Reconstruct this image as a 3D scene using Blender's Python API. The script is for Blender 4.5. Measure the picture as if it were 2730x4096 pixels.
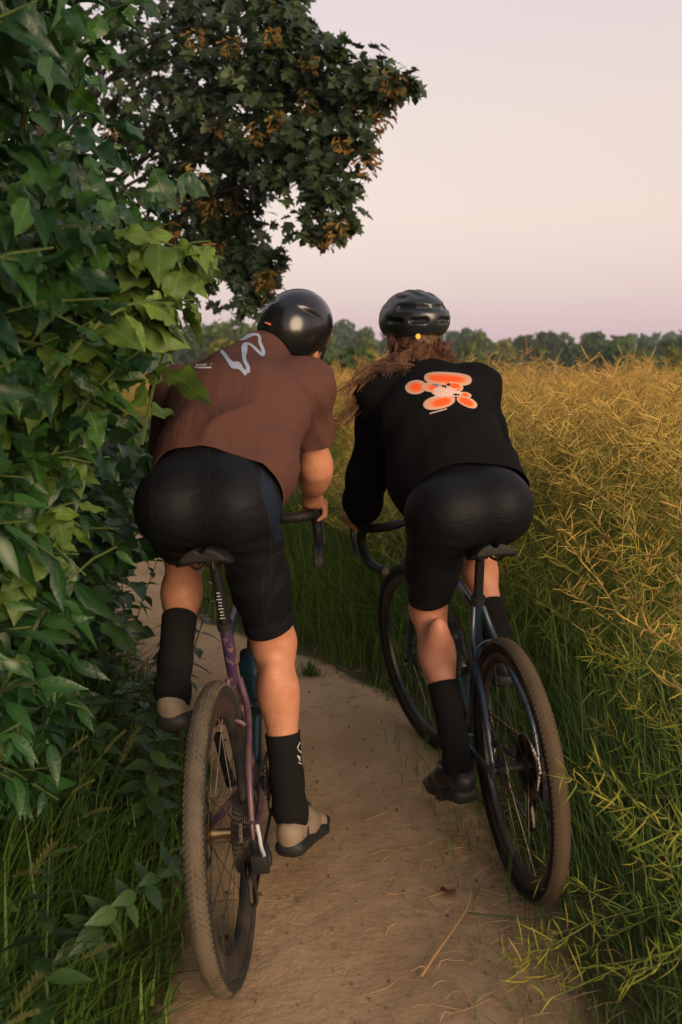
import bpy, bmesh, math, random
import numpy as np
from mathutils import Vector, Matrix
from mathutils.bvhtree import BVHTree

for o in list(bpy.data.objects):
    bpy.data.objects.remove(o)
S = bpy.context.scene
COL = S.collection
RAD = math.radians

# ------------------------------------------------------------------ camera
CAM_H, CAM_PITCH, CAM_ROLL = 1.418, 0.1538, 0.0023
cd = bpy.data.cameras.new('camera')
cd.sensor_fit = 'HORIZONTAL'
cd.sensor_width = 15.6
cd.lens = 23.0
cd.clip_start = 0.05
cd.clip_end = 2000
cd.dof.use_dof = True
cd.dof.focus_distance = 3.0
cd.dof.aperture_fstop = 2.5
cam = bpy.data.objects.new('camera', cd)
COL.objects.link(cam)
cam.location = (0, 0, CAM_H)
cam.rotation_euler = (Matrix.Rotation(math.pi / 2 - CAM_PITCH, 3, 'X') @ Matrix.Rotation(CAM_ROLL, 3, 'Z')).to_euler()
S.camera = cam

# ------------------------------------------------------------------ sky, sun, exposure
SUN_EL, SUN_AZ = RAD(13), RAD(148)       # azimuth clockwise from +Y: behind the camera, to the right
w = bpy.data.worlds.new('World')
S.world = w
w.use_nodes = True
nt = w.node_tree
nt.nodes.clear()
out = nt.nodes.new('ShaderNodeOutputWorld')
sky = nt.nodes.new('ShaderNodeTexSky')
sky.sky_type = 'NISHITA'
sky.sun_disc = False
sky.sun_elevation = SUN_EL
sky.sun_rotation = SUN_AZ
sky.dust_density = 2.0
b1 = nt.nodes.new('ShaderNodeBackground')
b1.inputs[1].default_value = 0.05
nt.links.new(sky.outputs[0], b1.inputs[0])
tc = nt.nodes.new('ShaderNodeTexCoord')
sep = nt.nodes.new('ShaderNodeSeparateXYZ')
nt.links.new(tc.outputs['Generated'], sep.inputs[0])
rmp = nt.nodes.new('ShaderNodeValToRGB')   # dusk bands: lavender at the horizon, peach above it, pale pink, then blue-grey overhead
stops = [(0.0, (0.60, 0.43, 0.50)), (0.035, (0.63, 0.45, 0.51)), (0.065, (0.68, 0.49, 0.49)), (0.13, (0.77, 0.57, 0.48)),
         (0.22, (0.76, 0.585, 0.49)), (0.32, (0.72, 0.57, 0.535)), (0.6, (0.48, 0.43, 0.45)), (1.0, (0.34, 0.35, 0.42))]
while len(rmp.color_ramp.elements) < len(stops):
    rmp.color_ramp.elements.new(0.5)
for e, (p, c) in zip(rmp.color_ramp.elements, stops):
    e.position = p
    e.color = (*c, 1)
nt.links.new(sep.outputs[2], rmp.inputs[0])
b2 = nt.nodes.new('ShaderNodeBackground')
b2.inputs[1].default_value = 1.0
nt.links.new(rmp.outputs[0], b2.inputs[0])
add = nt.nodes.new('ShaderNodeAddShader')
nt.links.new(b1.outputs[0], add.inputs[0])
nt.links.new(b2.outputs[0], add.inputs[1])
nt.links.new(add.outputs[0], out.inputs[0])
sl = bpy.data.lights.new('sun', 'SUN')
sl.energy = 4.2
sl.angle = RAD(40)
sl.color = (1.0, 0.74, 0.49)
sun = bpy.data.objects.new('sun', sl)
COL.objects.link(sun)
sd = Vector((math.sin(SUN_AZ) * math.cos(SUN_EL), math.cos(SUN_AZ) * math.cos(SUN_EL), math.sin(SUN_EL)))
sun.rotation_euler = (-sd).to_track_quat('-Z', 'Y').to_euler()
S.view_settings.view_transform = 'Standard'
S.view_settings.look = 'None'
S.view_settings.gamma = 1.0
S.view_settings.exposure = 0.0
S.view_settings.use_curve_mapping = False
try:
    S.cycles.use_denoising = True
    S.cycles.max_bounces = 6
    S.cycles.diffuse_bounces = 3
    S.cycles.glossy_bounces = 3
    S.cycles.transmission_bounces = 3
    S.cycles.transparent_max_bounces = 4
except Exception:
    pass

# ------------------------------------------------------------------ helpers: materials
def mat(name, col, rough=0.6, spec=0.4, metal=0.0, col2=None, nscale=6.0, ndetail=4.0, ncontrast=(0.35, 0.65), bump=0.0, bscale=40.0,
        rnd=None, trans=0.0, coat=0.0, sheen=0.0, tcol=None, sub=0.0, bstretch=None):
    """Principled material; col2 = noise-mixed second colour; rnd = (dark, light) multiplies the colour piece by piece;
    tcol = [(pos, colour)...] ramp along the 't' attribute; trans = share of translucency"""
    m = bpy.data.materials.new(name)
    m.use_nodes = True
    t = m.node_tree
    N = t.nodes
    P = N['Principled BSDF']
    P.inputs['Roughness'].default_value = rough
    P.inputs['Specular IOR Level'].default_value = spec
    P.inputs['Metallic'].default_value = metal
    if coat: P.inputs['Coat Weight'].default_value = coat; P.inputs['Coat Roughness'].default_value = 0.12
    if sheen: P.inputs['Sheen Weight'].default_value = sheen; P.inputs['Sheen Roughness'].default_value = 0.5
    if sub:
        P.inputs['Subsurface Weight'].default_value = sub
        P.inputs['Subsurface Radius'].default_value = (0.012, 0.005, 0.003)
        P.inputs['Subsurface Scale'].default_value = 1.0
    L = t.links.new
    cs = None
    if tcol:
        at = N.new('ShaderNodeAttribute'); at.attribute_name = 't'
        r = N.new('ShaderNodeValToRGB')
        while len(r.color_ramp.elements) < len(tcol): r.color_ramp.elements.new(0.5)
        for e, (p, c) in zip(r.color_ramp.elements, tcol):
            e.position = p; e.color = (*c, 1)
        L(at.outputs['Fac'], r.inputs[0])
        cs = r.outputs[0]
    if col2 is not None:
        tx = N.new('ShaderNodeTexCoord')
        no = N.new('ShaderNodeTexNoise')
        no.inputs['Scale'].default_value = nscale
        no.inputs['Detail'].default_value = ndetail
        L(tx.outputs['Object'], no.inputs['Vector'])
        mr = N.new('ShaderNodeMapRange')
        mr.inputs[1].default_value, mr.inputs[2].default_value = ncontrast
        L(no.outputs[0], mr.inputs[0])
        mx = N.new('ShaderNodeMix'); mx.data_type = 'RGBA'
        mx.inputs[6].default_value = (*col, 1); mx.inputs[7].default_value = (*col2, 1)
        if cs: L(cs, mx.inputs[6])
        L(mr.outputs[0], mx.inputs[0])
        cs = mx.outputs[2]
    if rnd:
        oi = N.new('ShaderNodeObjectInfo')
        a2 = N.new('ShaderNodeAttribute'); a2.attribute_name = 'rnd'
        ad = N.new('ShaderNodeMath'); ad.operation = 'ADD'
        L(oi.outputs['Random'], ad.inputs[0]); L(a2.outputs['Fac'], ad.inputs[1])
        fr = N.new('ShaderNodeMath'); fr.operation = 'FRACT'
        L(ad.outputs[0], fr.inputs[0])
        r2 = N.new('ShaderNodeMix'); r2.data_type = 'RGBA'
        r2.inputs[6].default_value = (*rnd[0], 1); r2.inputs[7].default_value = (*rnd[1], 1)
        L(fr.outputs[0], r2.inputs[0])
        mu = N.new('ShaderNodeMix'); mu.data_type = 'RGBA'; mu.blend_type = 'MULTIPLY'; mu.inputs[0].default_value = 1
        if cs: L(cs, mu.inputs[6])
        else: mu.inputs[6].default_value = (*col, 1)
        L(r2.outputs[2], mu.inputs[7])
        cs = mu.outputs[2]
    if cs: L(cs, P.inputs['Base Color'])
    else: P.inputs['Base Color'].default_value = (*col, 1)
    if bump:
        tx = N.new('ShaderNodeTexCoord')
        nb = N.new('ShaderNodeTexNoise'); nb.inputs['Scale'].default_value = bscale; nb.inputs['Detail'].default_value = 5
        if bstretch:
            mp = N.new('ShaderNodeMapping'); mp.inputs['Scale'].default_value = bstretch
            L(tx.outputs['Object'], mp.inputs[0]); L(mp.outputs[0], nb.inputs['Vector'])
        else: L(tx.outputs['Object'], nb.inputs['Vector'])
        bp = N.new('ShaderNodeBump'); bp.inputs['Strength'].default_value = 1.0; bp.inputs['Distance'].default_value = bump
        L(nb.outputs[0], bp.inputs['Height'])
        L(bp.outputs[0], P.inputs['Normal'])
    if trans:
        tr = N.new('ShaderNodeBsdfTranslucent')
        if cs: L(cs, tr.inputs[0])
        else: tr.inputs[0].default_value = (*col, 1)
        ms = N.new('ShaderNodeMixShader'); ms.inputs[0].default_value = trans
        L(P.outputs[0], ms.inputs[1]); L(tr.outputs[0], ms.inputs[2])
        L(ms.outputs[0], N['Material Output'].inputs[0])
    return m

# ------------------------------------------------------------------ helpers: objects
def link(o, parent=None):
    COL.objects.link(o)
    if parent is not None: o.parent = parent
    return o
def tag(o, label=None, cat=None, group=None, kind=None):
    if label: o['label'] = label
    if cat: o['category'] = cat
    if group: o['group'] = group
    if kind: o['kind'] = kind
    return o
def empty(name, M=None, parent=None):
    o = bpy.data.objects.new(name, None)
    o.empty_display_size = 0.1
    link(o, parent)
    if M is not None: o.matrix_world = M
    return o
def raw_mesh(name, V, polys, material=None, smooth=True, attrs=None, n=None):
    """fast mesh from numpy arrays; polys = (M, k) int array"""
    V = np.asarray(V, np.float32); polys = np.asarray(polys, np.int32)
    me = bpy.data.meshes.new(name)
    me.vertices.add(len(V)); me.vertices.foreach_set('co', V.ravel())
    m, k = polys.shape
    me.loops.add(m * k); me.loops.foreach_set('vertex_index', polys.ravel())
    me.polygons.add(m); me.polygons.foreach_set('loop_start', np.arange(0, m * k, k, dtype=np.int32))
    me.polygons.foreach_set('use_smooth', np.full(m, smooth, bool))
    me.update(calc_edges=True)
    for an, av in (attrs or {}).items():
        a = me.attributes.new(an, 'FLOAT', 'POINT'); a.data.foreach_set('value', np.asarray(av, np.float32))
    if material: me.materials.append(material)
    return me
def obj(name, me, parent=None, loc=None):
    o = bpy.data.objects.new(name, me)
    link(o, parent)
    if loc is not None: o.location = loc
    return o
class MB:
    def __init__(s): s.v, s.f = [], []
    def add(s, V, F):
        b = len(s.v); s.v += [tuple(map(float, p)) for p in V]; s.f += [tuple(i + b for i in f) for f in F]; return s
    def tube(s, pts, r, n=10, cap=True, flat=1.0, up=None):
        pts = [Vector(p) for p in pts]
        rs = [r] * len(pts) if not hasattr(r, '__len__') else r
        V, F = [], []
        ref = Vector(up) if up is not None else None
        T = []
        for i in range(len(pts)):
            a = pts[max(i - 1, 0)]; b = pts[min(i + 1, len(pts) - 1)]
            T.append((b - a).normalized())
        if ref is None:
            ref = Vector((0, 0, 1)) if abs(T[0].z) < 0.9 else Vector((1, 0, 0))
        N0 = (ref - T[0] * ref.dot(T[0])).normalized()
        for i, p in enumerate(pts):
            if i: N0 = (N0 - T[i] * N0.dot(T[i])).normalized()
            B = T[i].cross(N0)
            for k in range(n):
                a = 2 * math.pi * k / n
                V.append(p + N0 * (rs[i] * math.cos(a)) + B * (rs[i] * flat * math.sin(a)))
        for i in range(len(pts) - 1):
            for k in range(n):
                F.append((i * n + k, i * n + (k + 1) % n, (i + 1) * n + (k + 1) % n, (i + 1) * n + k))
        if cap:
            F.append(tuple(range(n - 1, -1, -1))); F.append(tuple(range((len(pts) - 1) * n, len(pts) * n)))
        return s.add(V, F)
    def box(s, c, size, M=None):
        c = Vector(c); V = []
        for sx in (-1, 1):
            for sy in (-1, 1):
                for sz in (-1, 1):
                    p = Vector((sx * size[0] / 2, sy * size[1] / 2, sz * size[2] / 2))
                    V.append(c + (M @ p if M is not None else p))
        return s.add(V, [(0, 1, 3, 2), (4, 6, 7, 5), (0, 4, 5, 1), (2, 3, 7, 6), (0, 2, 6, 4), (1, 5, 7, 3)])
    def revolve(s, prof, n=72, axis='X', c=(0, 0, 0), closed=True):
        """prof = [(radius, along-axis)]; revolves about the x axis"""
        V, F = [], []
        k = len(prof)
        for i in range(n):
            a = 2 * math.pi * i / n
            for r, x in prof:
                V.append((c[0] + x, c[1] + r * math.cos(a), c[2] + r * math.sin(a)))
        kk = k if closed else k - 1
        for i in range(n):
            for j in range(kk):
                F.append((i * k + j, i * k + (j + 1) % k, ((i + 1) % n) * k + (j + 1) % k, ((i + 1) % n) * k + j))
        return s.add(V, F)
    def disc(s, c, r, x0, x1, n=32, holes=None):
        return s.revolve([(r, x0), (r, x1), (r * 0.05, x1), (r * 0.05, x0)], n, c=c)
    def mesh(s, name, material, smooth=True, bevel=0.0, angle=40):
        me = bpy.data.meshes.new(name)
        me.from_pydata(s.v, [], s.f)
        bm = bmesh.new(); bm.from_mesh(me)
        bmesh.ops.recalc_face_normals(bm, faces=bm.faces)
        if bevel:
            eds = [e for e in bm.edges if len(e.link_faces) == 2 and e.calc_face_angle(0) > RAD(35)]
            bmesh.ops.bevel(bm, geom=eds, offset=bevel, segments=2, affect='EDGES', profile=0.5)
        for f in bm.faces: f.smooth = smooth
        if smooth:
            for e in bm.edges:
                if len(e.link_faces) == 2 and e.calc_face_angle(0) > RAD(angle): e.smooth = False
        bm.to_mesh(me); bm.free()
        if material: me.materials.append(material)
        return me
    def build(s, name, material, parent=None, smooth=True, bevel=0.0, angle=40):
        return obj(name, s.mesh(name, material, smooth, bevel, angle), parent)
def catmull(P, n=8):
    P = [Vector(p) for p in P]
    out = []
    Q = [P[0] * 2 - P[1]] + P + [P[-1] * 2 - P[-2]]
    for i in range(1, len(Q) - 2):
        a, b, c, d = Q[i - 1:i + 3]
        for k in range(n):
            t = k / n
            out.append(0.5 * ((2 * b) + (c - a) * t + (2 * a - 5 * b + 4 * c - d) * t * t + (3 * b - a - 3 * c + d) * t ** 3))
    out.append(P[-1])
    return out
def lerp(a, b, t): return a + (b - a) * t

# ------------------------------------------------------------------ helpers: implicit surfaces (bodies, clothes, shoes, helmets)
def npv(*a): return np.array(a, np.float32)
def unit(v): v = np.asarray(v, np.float32); return v / (np.linalg.norm(v) + 1e-9)
class Cone:
    """tapered capsule; side + flat radii give it an elliptic section"""
    def __init__(s, a, b, ra, rb, k=0.02, side=None, da=None, db=None):
        s.a, s.b = np.asarray(a, np.float32), np.asarray(b, np.float32)
        s.ra, s.rb, s.k = ra, rb, k
        s.ab = s.b - s.a; s.l2 = float(s.ab @ s.ab) + 1e-9
        s.side = None
        if side is not None:
            d = unit(s.ab); sd_ = np.asarray(side, np.float32); sd_ = unit(sd_ - d * (sd_ @ d))
            s.side, s.nrm, s.dir = sd_, np.cross(d, sd_), d
            s.da, s.db = da, db
        s.c = (s.a + s.b) / 2
        s.R = math.sqrt(s.l2) / 2 + max(ra, rb, da or 0, db or 0)
    def d(s, P):
        q = P - s.a
        t = np.clip(q @ s.ab / s.l2, 0, 1)
        if s.side is None:
            q = q - t[:, None] * s.ab
            return np.sqrt((q * q).sum(1)) - (s.ra + (s.rb - s.ra) * t)
        q = q - t[:, None] * s.ab
        W = s.ra + (s.rb - s.ra) * t; D = s.da + (s.db - s.da) * t
        u = q @ s.side; n = q @ s.nrm; l = q @ s.dir
        m = np.minimum(W, D)
        k0 = np.sqrt((u / W) ** 2 + (n / D) ** 2 + (l / m) ** 2) + 1e-6
        k1 = np.sqrt((u / W ** 2) ** 2 + (n / D ** 2) ** 2 + (l / m ** 2) ** 2) + 1e-6
        return k0 * (k0 - 1) / k1
class Ell:
    def __init__(s, c, r, k=0.02, M=None):
        s.c = np.asarray(c, np.float32); s.r = np.asarray(r, np.float32); s.k = k
        s.M = np.eye(3, dtype=np.float32) if M is None else np.asarray(M, np.float32)   # columns = axes
        s.R = float(max(r))
    def d(s, P):
        q = (P - s.c) @ s.M
        k0 = np.sqrt(((q / s.r) ** 2).sum(1)) + 1e-6
        k1 = np.sqrt(((q / s.r ** 2) ** 2).sum(1)) + 1e-6
        return k0 * (k0 - 1) / k1
def smin(a, b, k):
    h = np.clip(0.5 + 0.5 * (b - a) / k, 0, 1)
    return b + (a - b) * h - k * h * (1 - h)
def field(prims, off=0.0, post=None):
    def f(P, cull=True):
        D = np.full(len(P), 0.5, np.float32)
        for p in prims:
            if cull:
                q = P - p.c
                m = np.nonzero((q * q).sum(1) < (p.R + 0.09 + off) ** 2)[0]
                if len(m) == 0: continue
                D[m] = smin(D[m], p.d(P[m]), p.k)
            else:
                D = smin(D, p.d(P), p.k)
        D = D - off
        if post is not None: D = post(P, D)
        return D
    return f
def sdf_mesh(f, lo, hi, h):
    lo = np.asarray(lo, np.float32); hi = np.asarray(hi, np.float32)
    B = 8
    nb = np.ceil((hi - lo) / (h * B)).astype(int)
    n = nb * B
    gx, gy, gz = np.meshgrid(*[np.arange(k) for k in nb], indexing='ij')
    bi = np.stack([gx.ravel(), gy.ravel(), gz.ravel()], 1)
    cen = lo + (bi * B + (B - 1) / 2) * h
    dc = f(cen.astype(np.float32), False)
    act = np.nonzero(np.abs(dc) < h * B * 0.87 + 0.03)[0]
    F = np.repeat(np.repeat(np.repeat(dc.reshape(nb), B, 0), B, 1), B, 2).astype(np.float32)
    g = np.stack(np.meshgrid(*[np.arange(B)] * 3, indexing='ij'), -1).reshape(-1, 3)
    for s0 in range(0, len(act), 400):
        a = act[s0:s0 + 400]
        I = (bi[a] * B)[:, None, :] + g[None]
        I = I.reshape(-1, 3)
        F[I[:, 0], I[:, 1], I[:, 2]] = f((lo + I * h).astype(np.float32), True)
    ins = F < 0
    cnt = np.zeros(tuple(n - 1), np.int8)
    for a in (0, 1):
        for b in (0, 1):
            for c in (0, 1):
                cnt += ins[a:n[0] - 1 + a, b:n[1] - 1 + b, c:n[2] - 1 + c]
    cells = np.stack(np.nonzero((cnt > 0) & (cnt < 8)), 1)
    cid = np.full(tuple(n - 1), -1, np.int32)
    cid[cells[:, 0], cells[:, 1], cells[:, 2]] = np.arange(len(cells))
    corners = np.array([(a, b, c) for a in (0, 1) for b in (0, 1) for c in (0, 1)])
    val = np.stack([F[cells[:, 0] + a, cells[:, 1] + b, cells[:, 2] + c] for a, b, c in corners], 1)
    acc = np.zeros((len(cells), 3), np.float32); num = np.zeros(len(cells), np.float32)
    for i in range(8):
        for j in range(i + 1, 8):
            if np.abs(corners[i] - corners[j]).sum() != 1: continue
            m = (val[:, i] < 0) != (val[:, j] < 0)
            t = val[:, i] / (val[:, i] - val[:, j] + 1e-12)
            p = corners[i] + t[:, None] * (corners[j] - corners[i])
            acc[m] += p[m]; num[m] += 1
    V = lo + (cells + acc / num[:, None]) * h
    quads = []
    for ax in range(3):
        u, v = [(1, 2), (2, 0), (0, 1)][ax]
        sl0 = [slice(0, n[0] - 1), slice(0, n[1] - 1), slice(0, n[2] - 1)]
        sl1 = list(sl0); sl1[ax] = slice(1, n[ax])
        for q in (u, v):
            sl0[q] = slice(1, n[q] - 1); sl1[q] = slice(1, n[q] - 1)
        A = ins[tuple(sl0)]; Bq = ins[tuple(sl1)]
        E = np.stack(np.nonzero(A != Bq), 1)
        if len(E) == 0: continue
        flip = A[E[:, 0], E[:, 1], E[:, 2]]
        E[:, u] += 1; E[:, v] += 1
        def cc(du, dv):
            G = E.copy(); G[:, u] -= du; G[:, v] -= dv
            return cid[G[:, 0], G[:, 1], G[:, 2]]
        q = np.stack([cc(1, 1), cc(0, 1), cc(0, 0), cc(1, 0)], 1)
        q[~flip] = q[~flip][:, ::-1]
        quads.append(q)
    Q = np.concatenate(quads)
    Q = Q[(Q >= 0).all(1)]
    return V, Q
def smooth_verts(V, Q, it=1, lam=0.5):
    e = np.concatenate([Q[:, [0, 1]], Q[:, [1, 2]], Q[:, [2, 3]], Q[:, [3, 0]]])
    for _ in range(it):
        s = np.zeros_like(V); c = np.zeros(len(V), np.float32)
        np.add.at(s, e[:, 0], V[e[:, 1]]); np.add.at(c, e[:, 0], 1)
        np.add.at(s, e[:, 1], V[e[:, 0]]); np.add.at(c, e[:, 1], 1)
        V = V + lam * (s / np.maximum(c, 1)[:, None] - V)
    return V
def sdf_obj(name, f, lo, hi, h, material, parent, cuts=(), thick=0.0, it=1):
    """cuts = [(point, normal)]: what lies on the normal's side is cut off clean; thick turns the open skin into cloth"""
    V, Q = sdf_mesh(f, lo, hi, h)
    if it: V = smooth_verts(V, Q, it)
    me = raw_mesh(name, V, Q, material)
    if cuts:
        bm = bmesh.new(); bm.from_mesh(me)
        for p, n in cuts:
            bmesh.ops.bisect_plane(bm, geom=bm.verts[:] + bm.edges[:] + bm.faces[:], plane_co=p, plane_no=n, clear_outer=True, dist=1e-5)
        bm.to_mesh(me); bm.free()
        me.polygons.foreach_set('use_smooth', np.ones(len(me.polygons), bool))
    o = obj(name, me, parent)
    if thick:
        md = o.modifiers.new('cloth', 'SOLIDIFY'); md.thickness = thick; md.offset = 1.0
    return o

# ================================================================== THE SETTING
rng = np.random.default_rng(7)
random.seed(7)
def gz(x, y):
    t = np.clip((np.asarray(y, float) - 9.0) / 140.0, 0, 1)
    return -2.8 * t * (1.7 - 0.7 * t)
PATH = [(0.12, -2.5, .50), (0.10, 0, .50), (0.08, 1.6, .48), (0.07, 2.4, .47), (-0.01, 3.1, .45), (-0.09, 3.65, .43), (-0.32, 4.22, .42), (-0.72, 4.66, .41),
        (-1.15, 5.2, .40), (-1.42, 6.1, .39), (-1.52, 7.5, .39), (-1.45, 9.5, .39), (-1.6, 13.0, .39)]
def path_dist(x, y):
    """signed distance outside the path's edge, metres (negative on the path)"""
    x = np.asarray(x, float); y = np.asarray(y, float)
    best = np.full(x.shape, 1e9)
    for (x0, y0, w0), (x1, y1, w1) in zip(PATH[:-1], PATH[1:]):
        dx, dy = x1 - x0, y1 - y0
        t = np.clip(((x - x0) * dx + (y - y0) * dy) / (dx * dx + dy * dy), 0, 1)
        d = np.hypot(x - x0 - t * dx, y - y0 - t * dy) - (w0 + (w1 - w0) * t)
        best = np.minimum(best, d)
    return best

m_ground = mat('verge_soil', (0.10, 0.075, 0.036), 0.95, 0.1, col2=(0.045, 0.060, 0.020), nscale=3, bump=0.02, bscale=25)
m_meadow = mat('meadow_grass', (0.07, 0.10, 0.025), 0.95, 0.1, col2=(0.13, 0.12, 0.035), nscale=0.05, bump=0.1, bscale=2)
# trodden sandy path: pale dust, darker damp patches, dark crumbs of humus
m_path = bpy.data.materials.new('path_dirt'); m_path.use_nodes = True
t = m_path.node_tree; N = t.nodes; P = N['Principled BSDF']
P.inputs['Roughness'].default_value = 0.95; P.inputs['Specular IOR Level'].default_value = 0.12
tx = N.new('ShaderNodeTexCoord')
def noise(sc, det, rough=0.6, stretch=None):
    n = N.new('ShaderNodeTexNoise'); n.inputs['Scale'].default_value = sc; n.inputs['Detail'].default_value = det; n.inputs['Roughness'].default_value = rough
    if stretch:
        mp = N.new('ShaderNodeMapping'); mp.inputs['Scale'].default_value = stretch
        t.links.new(tx.outputs['Object'], mp.inputs[0]); t.links.new(mp.outputs[0], n.inputs[0])
    else: t.links.new(tx.outputs['Object'], n.inputs[0])
    return n.outputs[0]
def ramp(inp, a, b):
    m = N.new('ShaderNodeMapRange'); m.inputs[1].default_value = a; m.inputs[2].default_value = b; t.links.new(inp, m.inputs[0]); return m.outputs[0]
def mixc(f, a, b):
    m = N.new('ShaderNodeMix'); m.data_type = 'RGBA'
    t.links.new(f, m.inputs[0])
    for i, c in ((6, a), (7, b)):
        if isinstance(c, tuple): m.inputs[i].default_value = (*c, 1)
        else: t.links.new(c, m.inputs[i])
    return m.outputs[2]
c = mixc(ramp(noise(2.2, 5, 0.6, (1, 0.6, 1)), 0.35, 0.68), (0.47, 0.325, 0.185), (0.31, 0.20, 0.105))
c = mixc(ramp(noise(11, 6, 0.72), 0.56, 0.74), c, (0.20, 0.125, 0.062))
c = mixc(ramp(noise(60, 4, 0.75), 0.60, 0.74), c, (0.16, 0.10, 0.05))
c = mixc(ramp(noise(1.1, 4), 0.6, 0.76), c, (0.25, 0.185, 0.08))
ea = N.new('ShaderNodeAttribute'); ea.attribute_name = 't'      # 1 in the trodden middle, 0 at the overgrown edge
es = N.new('ShaderNodeMath'); es.operation = 'MULTIPLY_ADD'; es.inputs[1].default_value = 1.1
t.links.new(noise(6, 5, 0.7), es.inputs[0]); t.links.new(ea.outputs['Fac'], es.inputs[2])
c = mixc(ramp(es.outputs[0], 0.62, 1.05), (0.105, 0.075, 0.036), c)
t.links.new(c, P.inputs['Base Color'])
bp = N.new('ShaderNodeBump'); bp.inputs['Distance'].default_value = 0.0075; bp.inputs['Strength'].default_value = 1
ma = N.new('ShaderNodeMath'); ma.operation = 'MULTIPLY_ADD'; ma.inputs[1].default_value = 0.35
t.links.new(noise(70, 5, 0.7), ma.inputs[0]); t.links.new(noise(14, 5, 0.65), ma.inputs[2])
t.links.new(ma.outputs[0], bp.inputs['Height']); t.links.new(bp.outputs[0], P.inputs['Normal'])

def sheet(name, xs, ys, zf, material):
    X, Y = np.meshgrid(xs, ys, indexing='ij')
    V = np.stack([X, Y, zf(X, Y)], -1).reshape(-1, 3)
    a, b = len(xs), len(ys)
    I = np.arange(a * b).reshape(a, b)
    Q = np.stack([I[:-1, :-1], I[1:, :-1], I[1:, 1:], I[:-1, 1:]], -1).reshape(-1, 4)
    return obj(name, raw_mesh(name, V, Q, material))
xs = np.concatenate([np.linspace(-320, -40, 12), np.linspace(-30, -6, 13), np.linspace(-5, 5, 41), np.linspace(6, 30, 13), np.linspace(40, 320, 12)])
ys = np.concatenate([np.linspace(-60, -6, 10), np.linspace(-5, 10, 61), np.linspace(11, 60, 40), np.linspace(70, 200, 20), np.linspace(220, 380, 8)])
go = sheet('ground', xs, ys, lambda X, Y: gz(X, Y) - 0.012 - 0.02 * np.clip(-path_dist(X, Y) / 0.2, 0, 1), m_ground)
tag(go, kind='structure')
# the path: one sheet with ragged edges, gently dished and rutted
def path_mesh():
    C = catmull([(a, b, wd) for a, b, wd in PATH], 26)
    V, Q, T_ = [], [], []
    nx = 44
    for i, c in enumerate(C):
        a = C[max(i - 1, 0)]; b = C[min(i + 1, len(C) - 1)]
        d = Vector((b.x - a.x, b.y - a.y)).normalized()
        n = Vector((d.y, -d.x))
        for k in range(nx + 1):
            u = 2 * k / nx - 1
            wv = c.z * (1 + 0.06 * math.sin(c.y * 5 + 2 * (u > 0)) + 0.05 * math.sin(c.y * 13.0 + u) + 0.10)
            x = c.x + n.x * u * wv; y = c.y + n.y * u * wv
            z = -0.004 - 0.016 * max(0, abs(u) - 0.8) / 0.2 + 0.0025 * math.sin(x * 17 + y * 3.1) * math.sin(y * 11.3 + x * 5) + 0.0015 * math.sin(x * 41) * math.sin(y * 37)
            V.append((x, y, z)); T_.append(min(1, (1 - abs(u)) / (.42 if u > 0 else .22)))
    for i in range(len(C) - 1):
        for k in range(nx):
            o_ = i * (nx + 1) + k
            Q.append((o_, o_ + 1, o_ + nx + 2, o_ + nx + 1))
    return raw_mesh('path', V, Q, m_path, attrs={'t': T_})
tag(obj('path', path_mesh()), kind='structure')

# ------------------------------------------------------------------ leaf shapes and scattered leaf masses
def leaf_template(half, fold=0.25, droop=0.25, wave=0.0):
    """half = [(y, x)...] outline of one half from stalk to tip (unit length along +y); returns V, tris. Folded along the midrib, drooping to the tip."""
    V, F = [], []
    n = len(half)
    def z(x, y): return abs(x) * fold - droop * y * y + wave * math.sin(y * 15 + (2 if x > 0 else 0)) * abs(x)
    for y, x in half: V.append((0, y, z(0, y)))
    for y, x in half: V.append((x, y, z(x, y)))
    for y, x in half: V.append((-x, y, z(x, y)))
    for i in range(n - 1):
        for s, o_ in ((0, n), (1, 2 * n)):
            q = (i, o_ + i, o_ + i + 1, i + 1)
            if s: q = q[::-1]
            tri = [(q[0], q[1], q[2]), (q[0], q[2], q[3])]
            for tr in tri:
                p = [V[j] for j in tr]
                if len({tuple(np.round(v, 6)) for v in p}) == 3: F.append(tr)
    return np.array(V, np.float32), np.array(F, np.int32)
OVATE = [(0.0, 0.012), (0.08, 0.02), (0.13, 0.12), (0.22, 0.21), (0.27, 0.20), (0.35, 0.262), (0.41, 0.24), (0.50, 0.258), (0.56, 0.22), (0.66, 0.205), (0.72, 0.155), (0.82, 0.11), (0.90, 0.05), (1.0, 0.0)]
LANCE = [(0.0, 0.01), (0.08, 0.08), (0.25, 0.15), (0.45, 0.165), (0.65, 0.12), (0.85, 0.05), (1.0, 0.0)]
LOBED = [(0.0, 0.012), (0.10, 0.02), (0.13, 0.26), (0.20, 0.40), (0.30, 0.34), (0.36, 0.27), (0.46, 0.46), (0.54, 0.47), (0.56, 0.24), (0.62, 0.16), (0.74, 0.22), (0.80, 0.12), (1.0, 0.0)]
MAPLE = [(0.0, 0.008), (0.16, 0.012), (0.20, 0.30), (0.16, 0.42), (0.36, 0.30), (0.56, 0.52), (0.55, 0.30), (0.52, 0.14), (0.68, 0.17), (0.74, 0.26), (0.82, 0.11), (1.0, 0.0)]
T_OVATE = leaf_template(OVATE, 0.30, 0.30, 0.22)
T_OVATE_B = leaf_template(OVATE, 0.62, 0.50, 0.15)
T_OVATE_C = leaf_template([(y, x * 1.25) for y, x in OVATE], 0.16, 0.42, 0.30)
T_OVATE_D = leaf_template([(y, x * .8) for y, x in OVATE], -0.25, 0.15, 0.25)
T_LANCE = leaf_template(LANCE, 0.3, 0.25)
T_LOBED = leaf_template(LOBED, 0.2, 0.35, 0.2)
T_MAPLE = leaf_template(MAPLE, 0.12, 0.22)
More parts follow.
